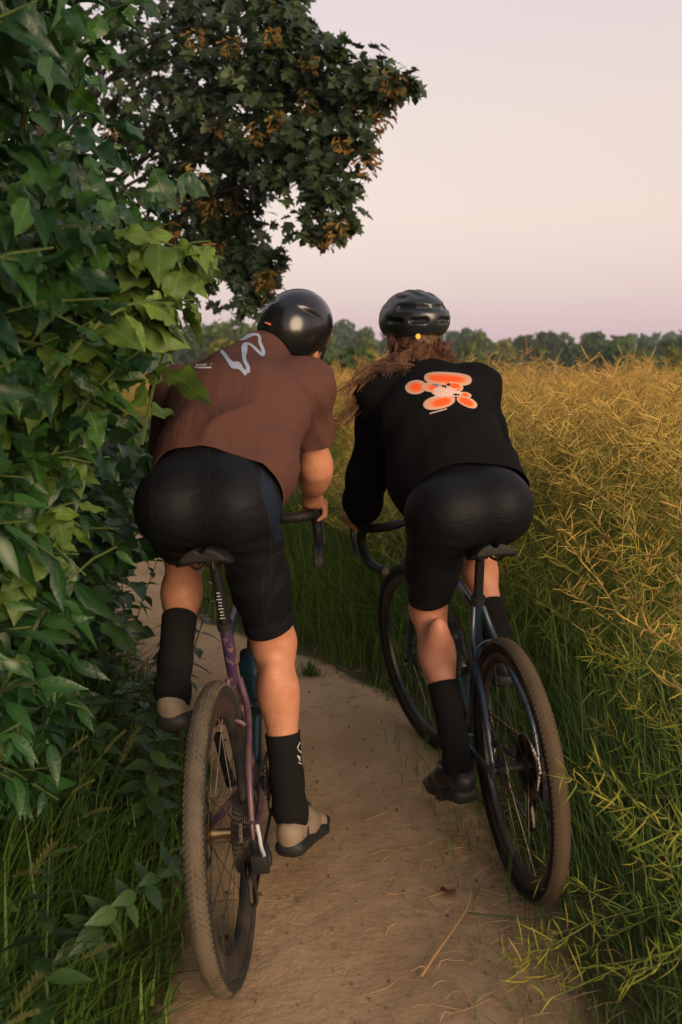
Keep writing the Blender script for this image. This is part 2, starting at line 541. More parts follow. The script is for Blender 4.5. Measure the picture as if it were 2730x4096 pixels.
def simple(T_half, f=0.2, d=0.2): return leaf_template(T_half, f, d)
T_MAPLE_S = leaf_template([(0, 0.01), (0.18, 0.40), (0.40, 0.24), (0.55, 0.52), (0.58, 0.18), (0.75, 0.22), (1, 0)], 0.1, 0.2)
T_OVATE_S = leaf_template([(0, 0.01), (0.15, 0.2), (0.4, 0.32), (0.7, 0.2), (1, 0)], 0.25, 0.25)
def frames(d, nrm):
    """leaf axes: y along d, z near nrm; returns (M,3,3) with columns x,y,z"""
    d = d / np.linalg.norm(d, axis=1, keepdims=True)
    z = nrm - d * (nrm * d).sum(1, keepdims=True)
    z = z / (np.linalg.norm(z, axis=1, keepdims=True) + 1e-6)
    x = np.cross(d, z)
    return np.stack([x, d, z], -1)
def scatter_mesh(name, T, pos, R, size, material, rnd=None, tval=None):
    V, F = T
    n = len(pos)
    W = np.einsum('nij,vj->nvi', R * np.asarray(size)[:, None, None], V) + pos[:, None, :]
    Q = F[None] + (np.arange(n) * len(V))[:, None, None]
    rnd = rng.random(n) if rnd is None else rnd
    at = {'rnd': np.repeat(rnd, len(V)), 't': np.tile((np.abs(V[:, 0]) < 1e-6).astype(np.float32), n)}
    if tval is not None: at['t'] = np.repeat(tval, len(V))
    return raw_mesh(name, W.reshape(-1, 3), Q.reshape(-1, F.shape[1]), material, attrs=at)
def leaves_on(parent, T, pos, R, size, material, nshow, name='leaf', mass='foliage', T_far=None):
    """the leaves that show largest become objects of their own, the rest one mass"""
    n = len(pos)
    vp = np.array([0, 0, CAM_H])
    ap = size / np.linalg.norm(pos - vp, axis=1)
    # only leaves in the frame and not deep inside count as showing
    rel = pos - vp
    px = rel[:, 0] / np.maximum(rel[:, 1], 0.1); pz = rel[:, 2] / np.maximum(rel[:, 1], 0.1)
    inside = (rel[:, 1] > 0.3) & (np.abs(px) < 0.345) & (pz < 0.36) & (pz > -0.72)
    ap = np.where(inside, ap, 0)
    # keep, per small window of view, the nearest few: those are the ones in front
    key = np.floor(px * 40).astype(int) * 1000 + np.floor(pz * 40).astype(int)
    order = np.lexsort((rel[:, 1], key))
    rank = np.zeros(n, int)
    ks = key[order]
    start = np.r_[0, np.nonzero(ks[1:] != ks[:-1])[0] + 1]
    cnts = np.diff(np.r_[start, n])
    rank[order] = np.concatenate([np.arange(c_) for c_ in cnts])
    score = ap * np.where(rank < 2, 1.0, np.where(rank < 4, 0.6, 0.2))
    idx = np.argsort(-score)
    show = idx[:nshow]; show = show[score[show] > 0]
    rest = np.setdiff1d(np.arange(n), show)
    mes = [raw_mesh(name, q[0], q[1], material, attrs={'t': (np.abs(q[0][:, 0]) < 1e-6).astype(np.float32)}) for q in ([T] if isinstance(T, tuple) else T)]
    if isinstance(T, list): T = T[0]
    inv = parent.matrix_basis.inverted()
    for i in show:
        o = obj(name, mes[int(i) % len(mes)], parent)
        Mx = Matrix([[*(R[i][a] * size[i]), pos[i][a]] for a in range(3)] + [[0, 0, 0, 1]])
        o.matrix_parent_inverse = inv; o.matrix_basis = Mx
    if len(rest):
        o = obj(mass, scatter_mesh(mass, T_far or T, pos[rest], R[rest], size[rest], material), parent)
        o.matrix_parent_inverse = inv
        tag(o, kind='stuff')
    return show

# ------------------------------------------------------------------ far trees
m_bark = mat('bark', (0.040, 0.031, 0.023), 0.9, 0.2, col2=(0.025, 0.02, 0.016), nscale=8, bump=0.01, bscale=30)
def far_leaf_mat(name, c, v=0.55):
    return mat(name, c, 0.8, 0.15, rnd=((v, v, v * 0.9), (1.35, 1.3, 1.2)), trans=0.25)
FAR = [far_leaf_mat('far_leaf_green', (0.080, 0.135, 0.032)), far_leaf_mat('far_leaf_dark', (0.046, 0.092, 0.034)),
       far_leaf_mat('far_leaf_yellow', (0.17, 0.19, 0.040)), far_leaf_mat('far_leaf_haze_tint', (0.055, 0.105, 0.058))]  # last one has the blue of distance haze put into its leaf colour
def far_crown(hw, hh, n, leaf, seed, lumps=9, conic=False):
    r = np.random.default_rng(seed)
    ctr = []
    for k in range(lumps):
        a = r.uniform(0, 2 * math.pi); q = math.sqrt(r.random())
        zz = r.uniform(-0.75, 0.8)
        rad = hw * math.sqrt(max(0.1, 1 - zz * zz)) * 0.62 * q
        if conic: rad *= (0.9 - zz) * 0.6
        ctr.append((rad * math.cos(a), rad * math.sin(a), zz * hh * 0.72, (0.34 + 0.22 * r.random()) * min(hw, hh) * (0.7 if conic else 1)))
    ctr.append((0, 0, 0, 0.6 * min(hw, hh)))
    ctr = np.array(ctr)
    k = r.integers(0, len(ctr), n)
    d = r.normal(size=(n, 3)); d /= np.linalg.norm(d, axis=1, keepdims=True)
    rr = ctr[k, 3] * (0.72 + 0.38 * r.random(n))
    pos = ctr[k, :3] + d * rr[:, None] * np.array([1, 1, 0.9])
    R = frames(r.normal(size=(n, 3)), d + r.normal(size=(n, 3)) * 0.5)
    return pos.astype(np.float32), R, leaf * (0.6 + 0.8 * r.random(n)), d
QUADLEAF = (np.array([(-.32, 0, 0), (.32, 0, 0), (.5, .55, .08), (0, 1, 0), (-.5, .55, .08)], np.float32), np.array([(0, 1, 2, 3), (0, 2, 3, 4)], np.int32)[:, :3])
QUADLEAF = (QUADLEAF[0], np.array([(0, 1, 2), (0, 2, 3), (0, 3, 4)], np.int32))
def far_tree(px, top, wpx, Y, kind, label, seed, bottom=838, name='tree', group=None, conic=False, n=1600):
    """px/top/width as they measure in the picture's 1568-wide frame at distance Y; stands on the ground there"""
    f = 2311.0
    X = (px - 784) / f * Y
    ztop = CAM_H + (818.4 - top) / f * Y
    zb = float(gz(X, Y))
    H = ztop - zb
    W = 1.3 * wpx / f * Y
    t_ = empty(name, Matrix.Translation((X, Y, zb)))
    tag(t_, label, 'tree' if name == 'tree' else 'bush', group)
    hh = H * (0.44 if name == 'tree' else 0.5)
    pos, R, size, d = far_crown(W / 2, hh, n, 0.085 * min(W, H) + 0.05, seed, conic=conic)
    pos[:, 2] += H - hh - 0.02 * H
    pos[:, 2] = np.minimum(pos[:, 2], H)
    o = obj('crown', scatter_mesh('crown', QUADLEAF, pos, R, size, FAR[kind]), t_)
    mb = MB()
    tr = 0.02 * H + 0.03
    mb.tube([(0, 0, -0.2), (0.02 * H, 0, H * 0.25), (0, 0.01 * H, H * 0.6)], [tr, tr * 0.75, tr * 0.3], 8)
    for k in range(4):
        a = k * 1.6 + seed
        mb.tube([(0.01 * H, 0, H * (0.25 + 0.07 * k)), (math.cos(a) * W * .15, math.sin(a) * W * .15, H * (0.45 + .06 * k)), (math.cos(a) * W * .26, math.sin(a) * W * .26, H * (0.55 + .07 * k))], [tr * .45, tr * .3, tr * .1], 6)
    mb.build('trunk', m_bark, t_)
    return t_
G_FAR = 'trees along the far edge of the field'
far_list = [
    (548, 728, 95, 120, 0, 'mid green tree at the far left end of the tree line, beside the hedge leaves'),
    (598, 738, 80, 150, 1, 'dark green far tree just left of the smooth black helmet'),
    (505, 735, 80, 130, 0, 'far green tree half hidden by the hedge leaves'),
    (788, 727, 80, 190, 3, 'hazy tree rising highest in the gap between the two helmets'),
    (843, 736, 60, 170, 0, 'green far tree immediately left of the vented helmet'),
    (745, 742, 70, 160, 0, 'green far tree immediately right of the smooth black helmet'),
    (895, 744, 60, 200, 1, 'far dark tree directly behind the vented helmet'),
    (1040, 748, 60, 190, 3, 'bluish tree immediately right of the vented helmet'),
    (1070, 735, 42, 175, 3, 'narrow blue-green tree with a raised round top, right of the vented helmet'),
    (1108, 748, 55, 170, 0, 'low green tree between the round topped and the pointed trees'),
    (1155, 744, 58, 150, 2, 'yellowish green tree with a pointed top in the middle of the tree line'),
    (1196, 754, 60, 165, 1, 'dark tree just right of the yellowish pointed tree'),
    (1240, 754, 66, 150, 1, 'broad dark green tree left of the gap in the tree line'),
    (1285, 760, 60, 160, 0, 'low mid green tree at the left side of the gap in the tree line'),
    (1335, 754, 34, 330, 3, 'small pale blue tree far off in the dip of the tree line'),
    (1366, 752, 78, 140, 1, 'rounded dark green tree standing right of the pale blue one'),
    (1420, 764, 62, 130, 0, 'bright green tree below and right of the rounded dark tree'),
    (1467, 755, 40, 150, 1, 'spiky dark conifer rising from the tree line'),
    (1495, 770, 60, 160, 3, 'low hazy tree right of the conifer'),
    (1538, 748, 100, 110, 1, 'large dark round tree at the right edge of the picture'),
    (1600, 752, 80, 120, 0, 'green tree cut by the right edge of the picture'),
    (1660, 745, 100, 130, 1, 'dark tree just outside the right edge beside the cut one'),
    (455, 730, 90, 140, 1, 'dark far tree behind the hedge'),
]
for i, (px, top, wd, Y, kd, lb) in enumerate(far_list):
    far_tree(px, top, wd, Y, kd, lb, 100 + i, group=G_FAR, conic=('conifer' in lb or 'pointed top' in lb))
# lower bushes standing in front of the tree line
bush_list = [
    (797, 762, 92, 34, 1, 'dark rounded bush between the riders, in front of the far trees'),
    (748, 772, 64, 40, 0, 'green bush behind the right side of the smooth black helmet'),
    (846, 768, 62, 46, 2, 'yellowish bush left of the vented helmet'),
    (575, 752, 84, 40, 0, 'green bush beyond the brown shirt, left of the smooth helmet'),
    (520, 760, 84, 36, 2, 'yellow-green bush behind the left shoulder of the brown shirt'),
    (1225, 772, 46, 90, 0, 'small green bush in front of the broad dark tree'),
    (1305, 772, 62, 85, 3, 'low bluish bush at the foot of the rounded dark tree'),
    (1400, 776, 70, 80, 1, 'low dark bush at the foot of the bright green tree'),
    (1470, 784, 70, 75, 0, 'low green bush below the spiky conifer'),
    (1535, 778, 58, 60, 2, 'pale olive bush in front of the large round tree'),
    (1160, 782, 66, 85, 1, 'low dark bush below the yellowish pointed tree'),
    (1075, 776, 70, 95, 0, 'low green bush right of the vented helmet, at the field edge'),
]
for i, (px, top, wd, Y, kd, lb) in enumerate(bush_list):
    far_tree(px, top, wd, Y, kd, lb, 300 + i, name='bush', group='bushes in front of the far trees', n=900)
# a wooded ridge beyond, one mass with no tree to tell apart
def ridge():
    n = 14000
    X = rng.uniform(-290, 290, n); Y = rng.uniform(230, 300, n)
    H = 6.4 + 1.6 * np.sin(X * 0.09) + 1.0 * np.sin(X * 0.23 + 1) + 0.7 * np.sin(X * 0.51)
    Z = gz(X, Y) + rng.random(n) ** 0.6 * H
    pos = np.stack([X, Y, Z], 1)
    R = frames(rng.normal(size=(n, 3)), rng.normal(size=(n, 3)) + np.array([0, -0.8, 0.6]))
    return scatter_mesh('far_wood', QUADLEAF, pos, R, 2.2 + 1.6 * rng.random(n), FAR[3])
tag(obj('far_wood', ridge()), 'low far wood that reads as one blue-green band behind the field', 'wood', kind='stuff')

# ------------------------------------------------------------------ oilseed rape field
tan, straw, olive, green = (0.58, 0.37, 0.105), (0.55, 0.40, 0.095), (0.36, 0.345, 0.05), (0.16, 0.235, 0.03)
m_pod = mat('rape_pods', (1, 1, 1), 0.6, 0.3, tcol=[(0.0, (0.10, 0.175, 0.028)), (0.38, green), (0.58, olive), (0.78, straw), (1.0, tan)], rnd=((0.72, 0.72, 0.7), (1.25, 1.2, 1.15)), trans=0.2)
m_stem = mat('rape_stem', (1, 1, 1), 0.6, 0.3, tcol=[(0.0, (0.09, 0.14, 0.03)), (0.5, (0.17, 0.20, 0.045)), (1.0, (0.33, 0.24, 0.075))], rnd=((0.8, 0.8, 0.8), (1.15, 1.15, 1.1)))
def thin(P, r, V, F, T, tv, tri=3):
    """thin three-sided tapering tube appended to lists"""
    b = len(V); n = len(P)
    for i, p in enumerate(P):
        d = (P[min(i + 1, n - 1)] - P[max(i - 1, 0)]); d = d / (np.linalg.norm(d) + 1e-9)
        u = np.cross(d, (0.31, 0.17, 0.93)); u /= np.linalg.norm(u) + 1e-9
        v = np.cross(d, u)
        for k in range(tri):
            a = 2 * math.pi * k / tri
            V.append(p + (u * math.cos(a) + v * math.sin(a)) * r[i])
            T.append(tv[i] if hasattr(tv, '__len__') else tv)
    for i in range(n - 1):
        for k in range(tri):
            F.append((b + i * tri + k, b + i * tri + (k + 1) % tri, b + (i + 1) * tri + (k + 1) % tri, b + (i + 1) * tri + k))
def rape_plant(seed, H=1.32, nb=9, npod=24, dense=1.0, lean=0.12, ripe=0.0):
    r = np.random.default_rng(seed)
    SV, SF, ST, PV, PF, PT = [], [], [], [], [], []
    la = r.uniform(0, 2 * math.pi)
    L = np.array([math.cos(la), math.sin(la), 0]) * lean * H
    def stem_at(t): return np.array([0, 0, H * t]) + L * t * t + 0.02 * np.array([math.sin(5 * t + seed), math.cos(4 * t + seed), 0])
    ts = np.linspace(0, 1, 9)
    def tone(z): return float(np.clip(z / 1.42 + ripe + r.normal() * 0.07, 0, 1))
    thin([stem_at(t_) for t_ in ts], [0.0055 * (1 - 0.75 * t_) for t_ in ts], SV, SF, ST, [tone(H * t_) for t_ in ts])
    racemes = [(0.70, 1.0, None)]
    for k in range(nb):
        t0 = 0.22 + 0.62 * (k + r.random()) / nb
        a = k * 2.4 + r.uniform(-.5, .5)
        b0 = stem_at(t0)
        ln = H * (0.30 + 0.22 * r.random()) * (1.15 - 0.5 * t0)
        out_ = np.array([math.cos(a), math.sin(a), 0])
        P = [b0 + out_ * ln * s_ * (0.75 - 0.15 * s_) + np.array([0, 0, ln * (0.72 * s_ + 0.05 * s_ * s_)]) - np.array([0, 0, 0.18 * ln * s_ ** 3]) for s_ in np.linspace(0, 1, 6)]
        thin(P, [0.0032 * (1 - 0.7 * s_) for s_ in np.linspace(0, 1, 6)], SV, SF, ST, [tone(p[2]) for p in P])
        racemes.append((None, None, P))
    for (ta, tb, P) in racemes:
        m = int(npod * dense * (1.3 if P is None else 1))
        for j in range(m):
            s_ = (j + r.random()) / m
            if P is None: p = stem_at(ta + (tb - ta) * s_)
            else:
                q = 0.28 + 0.72 * s_
                i0 = min(int(q * 5), 4); p = P[i0] + (P[i0 + 1] - P[i0]) * (q * 5 - i0)
            a = j * 2.399 + r.uniform(-.4, .4)
            up = r.uniform(0.1, 0.9)
            d = np.array([math.cos(a), math.sin(a), up]); d /= np.linalg.norm(d)
            ln = r.uniform(0.045, 0.082)
            bend = r.normal(size=3) * 0.012 + np.array([0, 0, r.uniform(-0.006, 0.018)])
            q0 = p; q1 = p + d * ln * 0.28; q2 = p + d * ln * 0.62 + bend * 0.5; q3 = p + d * ln + bend * 1.3
            tn = tone(q2[2])
            thin([q0, q1, q2, q3], [0.0007, 0.0021, 0.0023, 0.0004], PV, PF, PT, tn)
    sm = raw_mesh('stem', SV, SF, m_stem, attrs={'t': ST}); pm = raw_mesh('pods', PV, PF, m_pod, attrs={'t': PT})
    return sm, pm
protos = [rape_plant(11 + k, H=1.13 + 0.05 * k, nb=9 + k % 3, npod=22, lean=0.06 + 0.06 * k, ripe=-0.05 + 0.03 * k) for k in range(5)]
lodged = [rape_plant(31 + k, H=1.15, nb=9, npod=20, lean=0.5, ripe=-0.22) for k in range(2)]
def field_edge(y):
    """x of the crop's left edge"""
    return np.interp(y, [0.0, 1.0, 2.0, 2.6, 3.2, 4.0, 4.7, 5.4, 6.2, 7.2, 8.2, 9.5, 40], [1.20, 1.12, 1.06, 0.98, 0.80, 0.58, 0.45, 0.25, -0.10, -0.45, -0.65, -0.9, -16])
pts = []
def try_fill(y0, y1, dens, xmax, hw=0.5):
    n = int(dens * (y1 - y0) * 30)
    Y = rng.uniform(y0, y1, n); X = rng.uniform(-15, 16, n)
    m = (X > field_edge(Y)) & (X < 0.36 * Y + xmax) & (X > -0.36 * Y - 1.2)
    for x, y in zip(X[m], Y[m]): pts.append((x, y))
try_fill(0.9, 6.0, 22, 0.6)
try_fill(6.0, 12.0, 15, 1.2)
try_fill(12, 24.0, 10, 2)
try_fill(24, 40.0, 5, 3)
pts.sort(key=lambda p: p[1])
near, rest = pts[:298], pts[298:]
near_i = 0
G_RAPE = 'rape plants along the near side of the field'
for (x, y) in near:
    k = int(rng.integers(0, 5)); sm, pm = protos[k]
    e = empty('rape_plant')
    edge = x - field_edge(y)
    leanto = 0.32 * max(0, 1 - edge / 0.35) if edge < 0.35 else 0
    s_ = (0.94 + 0.14 * rng.random()) * (0.80 if edge < 0.22 else 1)
    e.matrix_world = Matrix.Translation((x, y, float(gz(x, y)) - 0.01)) @ Matrix.Rotation(-leanto + rng.normal() * 0.07, 4, 'Y') @ Matrix.Rotation(rng.normal() * 0.07, 4, 'X') @ Matrix.Rotation(rng.uniform(0, 6.28), 4, 'Z') @ Matrix.Scale(s_, 4)
    tag(e, 'podded rape plant with green foot and straw coloured top in the field', 'crop plant', G_RAPE)
    obj('stem', sm, e); tag(obj('pods', pm, e), kind='stuff')
def instancer(name, pos, rot, scl, meshes, label, cat, idx=None):
    """one object: geometry nodes put whole plants on the points (used only for what nobody could count)"""
    me = bpy.data.meshes.new(name)
    me.vertices.add(len(pos)); me.vertices.foreach_set('co', np.asarray(pos, np.float32).ravel())
    a = me.attributes.new('rot', 'FLOAT_VECTOR', 'POINT'); a.data.foreach_set('vector', np.asarray(rot, np.float32).ravel())
    a = me.attributes.new('scl', 'FLOAT', 'POINT'); a.data.foreach_set('value', np.asarray(scl, np.float32))
    a = me.attributes.new('pick', 'INT', 'POINT'); a.data.foreach_set('value', np.asarray(idx if idx is not None else rng.integers(0, len(meshes), len(pos)), np.int32))
    o = obj(name, me)
    ng = bpy.data.node_groups.new(name, 'GeometryNodeTree')
    ng.interface.new_socket('Geometry', in_out='INPUT', socket_type='NodeSocketGeometry')
    ng.interface.new_socket('Geometry', in_out='OUTPUT', socket_type='NodeSocketGeometry')
    gi, go_ = ng.nodes.new('NodeGroupInput'), ng.nodes.new('NodeGroupOutput')
    join = ng.nodes.new('GeometryNodeJoinGeometry')
    def attr(nm, tp):
        a_ = ng.nodes.new('GeometryNodeInputNamedAttribute'); a_.data_type = tp; a_.inputs[0].default_value = nm; return a_.outputs[0]
    rot_, scl_, pk = attr('rot', 'FLOAT_VECTOR'), attr('scl', 'FLOAT'), attr('pick', 'INT')
    for k, ob in enumerate(meshes):
        oi = ng.nodes.new('GeometryNodeObjectInfo'); oi.inputs['Object'].default_value = ob; oi.inputs['As Instance'].default_value = True
        ip = ng.nodes.new('GeometryNodeInstanceOnPoints')
        cm = ng.nodes.new('FunctionNodeCompare'); cm.data_type = 'INT'; cm.operation = 'EQUAL'
        ng.links.new(pk, cm.inputs[2]); cm.inputs[3].default_value = k
        ng.links.new(gi.outputs[0], ip.inputs['Points']); ng.links.new(cm.outputs[0], ip.inputs['Selection'])
        ng.links.new(oi.outputs['Geometry'], ip.inputs['Instance'])
        er = ng.nodes.new('FunctionNodeEulerToRotation')
        ng.links.new(rot_, er.inputs[0]); ng.links.new(er.outputs[0], ip.inputs['Rotation'])
        ng.links.new(scl_, ip.inputs['Scale'])
        ng.links.new(ip.outputs[0], join.inputs[0])
    ng.links.new(join.outputs[0], go_.inputs[0])
    md = o.modifiers.new('plants', 'NODES'); md.node_group = ng
    return tag(o, label, cat, kind='stuff')
def joined_source(name, sm, pm):
    """a source mesh for the instancer: stem and pods in one, kept out of the scene"""
    bm = bmesh.new(); bm.from_mesh(sm); n0 = len(bm.faces); bm.from_mesh(pm)
    bm.faces.ensure_lookup_table()
    for i, f in enumerate(bm.faces): f.material_index = 0 if i < n0 else 1; f.smooth = True
    me = bpy.data.meshes.new(name); bm.to_mesh(me); bm.free()
    me.materials.append(sm.materials[0]); me.materials.append(pm.materials[0])
    return bpy.data.objects.new(name, me)
src = [joined_source('rape_source', *p) for p in protos]
R_ = np.array([(x, y, float(gz(x, y)) - 0.01) for x, y in rest])
nR = len(R_)
rot = np.stack([rng.normal(size=nR) * 0.1, rng.normal(size=nR) * 0.1, rng.uniform(0, 6.28, nR)], 1)
instancer('rape_crop', R_, rot, 0.95 + 0.15 * rng.random(nR), src, 'ripening rape crop, straw coloured on top, stretching away to the trees', 'crop')
# stems lodged over the field's edge, lying towards the path: things one can pick out near the camera
lo_spots = [(1.42, 1.75, 74, 95), (1.50, 2.05, 66, 80), (1.42, 2.35, 62, 95), (1.35, 2.75, 55, 90), (1.50, 1.55, 76, 105), (1.55, 2.2, 55, 60), (1.6, 1.7, 60, 120), (1.6, 2.5, 52, 70)]
lo_lab = 'lodged green rape plant bent over from the field edge towards the path'
for i, (x, y, tilt, az) in enumerate(lo_spots):
    sm, pm = lodged[i % 2]
    e = empty('rape_plant')
    e.matrix_world = Matrix.Translation((x, y, 0.02)) @ Matrix.Rotation(RAD(az), 4, 'Z') @ Matrix.Rotation(-RAD(tilt), 4, 'X') @ Matrix.Rotation(i * 1.3, 4, 'Z') @ Matrix.Scale(0.85, 4)
    tag(e, lo_lab, 'crop plant', 'rape plants lodged over the field edge')
    obj('stem', sm, e); tag(obj('pods', pm, e), kind='stuff')

# ------------------------------------------------------------------ maple hanging over the hedge
m_maple = mat('maple_leaf', (0.024, 0.046, 0.015), 0.5, 0.4, rnd=((0.6, 0.65, 0.7), (1.5, 1.35, 1.15)), trans=0.22)
m_samara = mat('maple_keys', (0.19, 0.120, 0.030), 0.65, 0.25, rnd=((0.7, 0.7, 0.7), (1.3, 1.2, 1.1)), trans=0.25)
m_twig = mat('twig', (0.035, 0.027, 0.018), 0.85, 0.2)
maple = empty('maple_tree', Matrix.Translation((-2.6, 8.6, 0)))
tag(maple, 'dark maple tree with hanging bunches of orange-brown keys, its crown over the hedge', 'tree')
MP = Vector((-2.6, 8.6, 0))
def at_px(px, py, Y):
    """the point at distance Y (along the view) that the photograph shows at (px, py) of its 1568-wide frame"""
    cp, sp = math.cos(CAM_PITCH), math.sin(CAM_PITCH)
    d = np.array([(px - 784) / 2311, cp + (1176.5 - py) / 2311 * sp, -sp + (1176.5 - py) / 2311 * cp])
    return np.array([0, 0, CAM_H]) + d * (Y / d[1])
# boughs: each a limb of the crown, with its reach; leaves cluster round the end of each
boughs = [(895, 185, 6.6, .17), (850, 160, 6.7, .17), (925, 180, 6.4, .12), (945, 185, 6.4, .06), (840, 240, 6.6, .20), (775, 250, 6.8, .28), (710, 190, 6.9, .38), (665, 120, 6.9, .32), (610, 70, 7.0, .38), (570, 20, 7.2, .4), (640, 170, 7.0, .42), (740, 120, 6.8, .14), (795, 105, 6.6, .05),
          (730, 320, 6.7, .32), (760, 415, 6.5, .17), (785, 450, 6.4, .16), (700, 400, 6.8, .34), (650, 330, 6.9, .42), (600, 370, 7.1, .34), (590, 250, 7.2, .52), (520, 150, 7.4, .6),
          (530, 300, 7.3, .46), (560, 420, 7.3, .2), (500, 60, 7.6, .6), (800, 330, 6.5, .17), (830, 300, 6.4, .16), (745, 490, 6.5, .15), (775, 520, 6.4, .09), (690, 60, 7.0, .14), (650, 10, 7.2, .12),
          (470, 420, 7.6, .42), (450, 520, 7.8, .42), (500, 580, 7.6, .30), (560, 590, 7.2, .22), (600, 595, 7.0, .15), (625, 600, 6.9, .07), (585, 650, 7.0, .12), (575, 690, 7.0, .08),
          (420, 300, 7.8, .55), (380, 130, 7.8, .6), (350, 480, 8.0, .5), (540, 520, 7.4, .28), (505, 500, 7.5, .3), (440, 640, 7.8, .4), (300, 300, 8.2, .45), (260, 100, 8.2, .7), (250, 600, 8.2, .5), (380, 610, 8.0, .45)]
B = [(at_px(px - (22 if px > 640 else 0), py, Y), r) for px, py, Y, r in boughs]
mb = MB()
mb.tube(catmull([MP + Vector(v) for v in [(0, 0, -0.2), (.03, 0, 1.2), (0.1, -.1, 2.4), (.25, -.2, 3.6), (.3, -.2, 5.2)]], 5), [0.19 - 0.006 * i for i in range(21)], 12)
o = mb.build('trunk', m_bark, maple); o.matrix_parent_inverse = maple.matrix_basis.inverted()
for k, (c, r_) in enumerate(B):
    if r_ < 0.33: continue
    c = Vector(c)
    s0 = MP + Vector((.15, -.12, min(max(1.6, c.z - 0.9), 4.8)))
    mid = s0.lerp(c, 0.5) + Vector((.12 * math.sin(k * 2.1), .1 * math.cos(k * 1.7), 0.30))
    mbb = MB(); mbb.tube(catmull([s0, mid, c], 5), [0.024 - 0.0020 * i for i in range(11)], 6)
    o = mbb.build('branch', m_twig, maple); o.matrix_parent_inverse = maple.matrix_basis.inverted()
P_, D_, N_, S_ = [], [], [], []
KP, KD = [], []
for c, r_ in B:
    n = int(45 + 680 * r_ ** 1.75)
    # leaves sit in sprays along the twigs, with air between the sprays
    k_ = max(2, int(3 + 60 * r_ ** 1.6))
    sv = rng.normal(size=(k_, 3)); sv /= np.linalg.norm(sv, axis=1, keepdims=True)
    sc_ = c + sv * (r_ * (0.25 + 0.8 * rng.random(k_)))[:, None] * np.array([1.0, 1.0, 0.85])
    v = rng.normal(size=(n, 3)); v /= np.linalg.norm(v, axis=1, keepdims=True)
    p = sc_[rng.integers(0, k_, n)] + v * (min(.115, .04 + .4 * r_) * rng.random(n) ** 0.6)[:, None] * np.array([1.3, 1.2, 0.8])
    P_.append(p)
    D_.append(v * np.array([1, .7, .4]) + np.array([0.15, -0.15, -0.45]) + rng.normal(size=(n, 3)) * 0.35)
    N_.append(np.array([0.15, -0.45, 0.8]) + rng.normal(size=(n, 3)) * 0.38)
    S_.append(0.095 * (0.7 + 0.55 * rng.random(n)))
    for j in range(3 if r_ > .2 else 2):
        if rng.random() < 0.40 and c[0] > -1.4:
            KP.append(c + np.array([rng.normal() * r_ * .6, -r_ * rng.uniform(.6, 1.0), rng.uniform(-1.0, .35) * r_]))
P_ = np.concatenate(P_); D_ = np.concatenate(D_); N_ = np.concatenate(N_); S_ = np.concatenate(S_)
leaves_on(maple, T_MAPLE, P_, frames(D_, N_), S_, m_maple, 290, T_far=T_MAPLE_S)
def key_mesh():
    """a hanging bunch of winged maple keys"""
    V, F = [], []
    r = np.random.default_rng(5)
    for j in range(15):
        z0 = -0.10 * r.random(); a = j * 2.4
        for sgn in (-1, 1):
            d = np.array([math.cos(a + sgn * .75), math.sin(a + sgn * .75), r.uniform(-1.1, .1)]); d /= np.linalg.norm(d)
            s_ = np.cross(d, (0, 0, 1)); s_ /= np.linalg.norm(s_)
            s_ = s_ * 0.5 + np.array([0, 0, 0.8])
            rr_ = r.uniform(.004, .045) * (1 + z0 * 4); p = np.array([rr_ * math.cos(a), rr_ * math.sin(a), z0])
            b = len(V); L = r.uniform(.032, .044)
            V += [p, p + d * L * .35 + s_ * .005, p + d * L + s_ * .008, p + d * L - s_ * .006, p + d * L * .35 - s_ * .004]
            F += [(b, b + 1, b + 4), (b + 1, b + 2, b + 3), (b + 1, b + 3, b + 4)]
    return raw_mesh('key_bunch', V, F, m_samara)
kme = key_mesh()
for p in KP:
    o = obj('key_bunch', kme, maple)
    o.matrix_parent_inverse = maple.matrix_basis.inverted()
    o.matrix_basis = Matrix.Translation(p) @ Matrix.Rotation(rng.uniform(0, 6), 4, 'Z') @ Matrix.Rotation(rng.normal() * .3, 4, 'X') @ Matrix.Scale(rng.uniform(1.0, 1.7), 4)

# ------------------------------------------------------------------ hedge shrubs along the left of the path
m_leafA = mat('shrub_leaf', (1, 1, 1), 0.36, 0.42, tcol=[(0, (0.021, 0.072, 0.017)), (.9, (0.021, 0.072, 0.017)), (1, (0.050, 0.115, 0.032))], rnd=((0.35, 0.45, 0.75), (1.8, 1.45, 1.0)), trans=0.22, bump=0.002, bscale=9)
m_leafB = mat('bramble_leaf', (1, 1, 1), 0.36, 0.42, tcol=[(0, (0.020, 0.072, 0.018)), (.9, (0.020, 0.072, 0.018)), (1, (0.045, 0.11, 0.032))], rnd=((0.55, 0.6, 0.75), (1.45, 1.35, 1.1)), trans=0.22, bump=0.002, bscale=9)
m_leafC = mat('young_leaf', (1, 1, 1), 0.45, 0.35, tcol=[(0, (0.088, 0.160, 0.026)), (.9, (0.088, 0.160, 0.026)), (1, (0.15, 0.22, 0.06))], rnd=((0.7, 0.72, 0.75), (1.35, 1.25, 1.05)), trans=0.28, bump=0.002, bscale=9)
m_shoot = mat('green_shoot', (0.07, 0.10, 0.028), 0.6, 0.3)
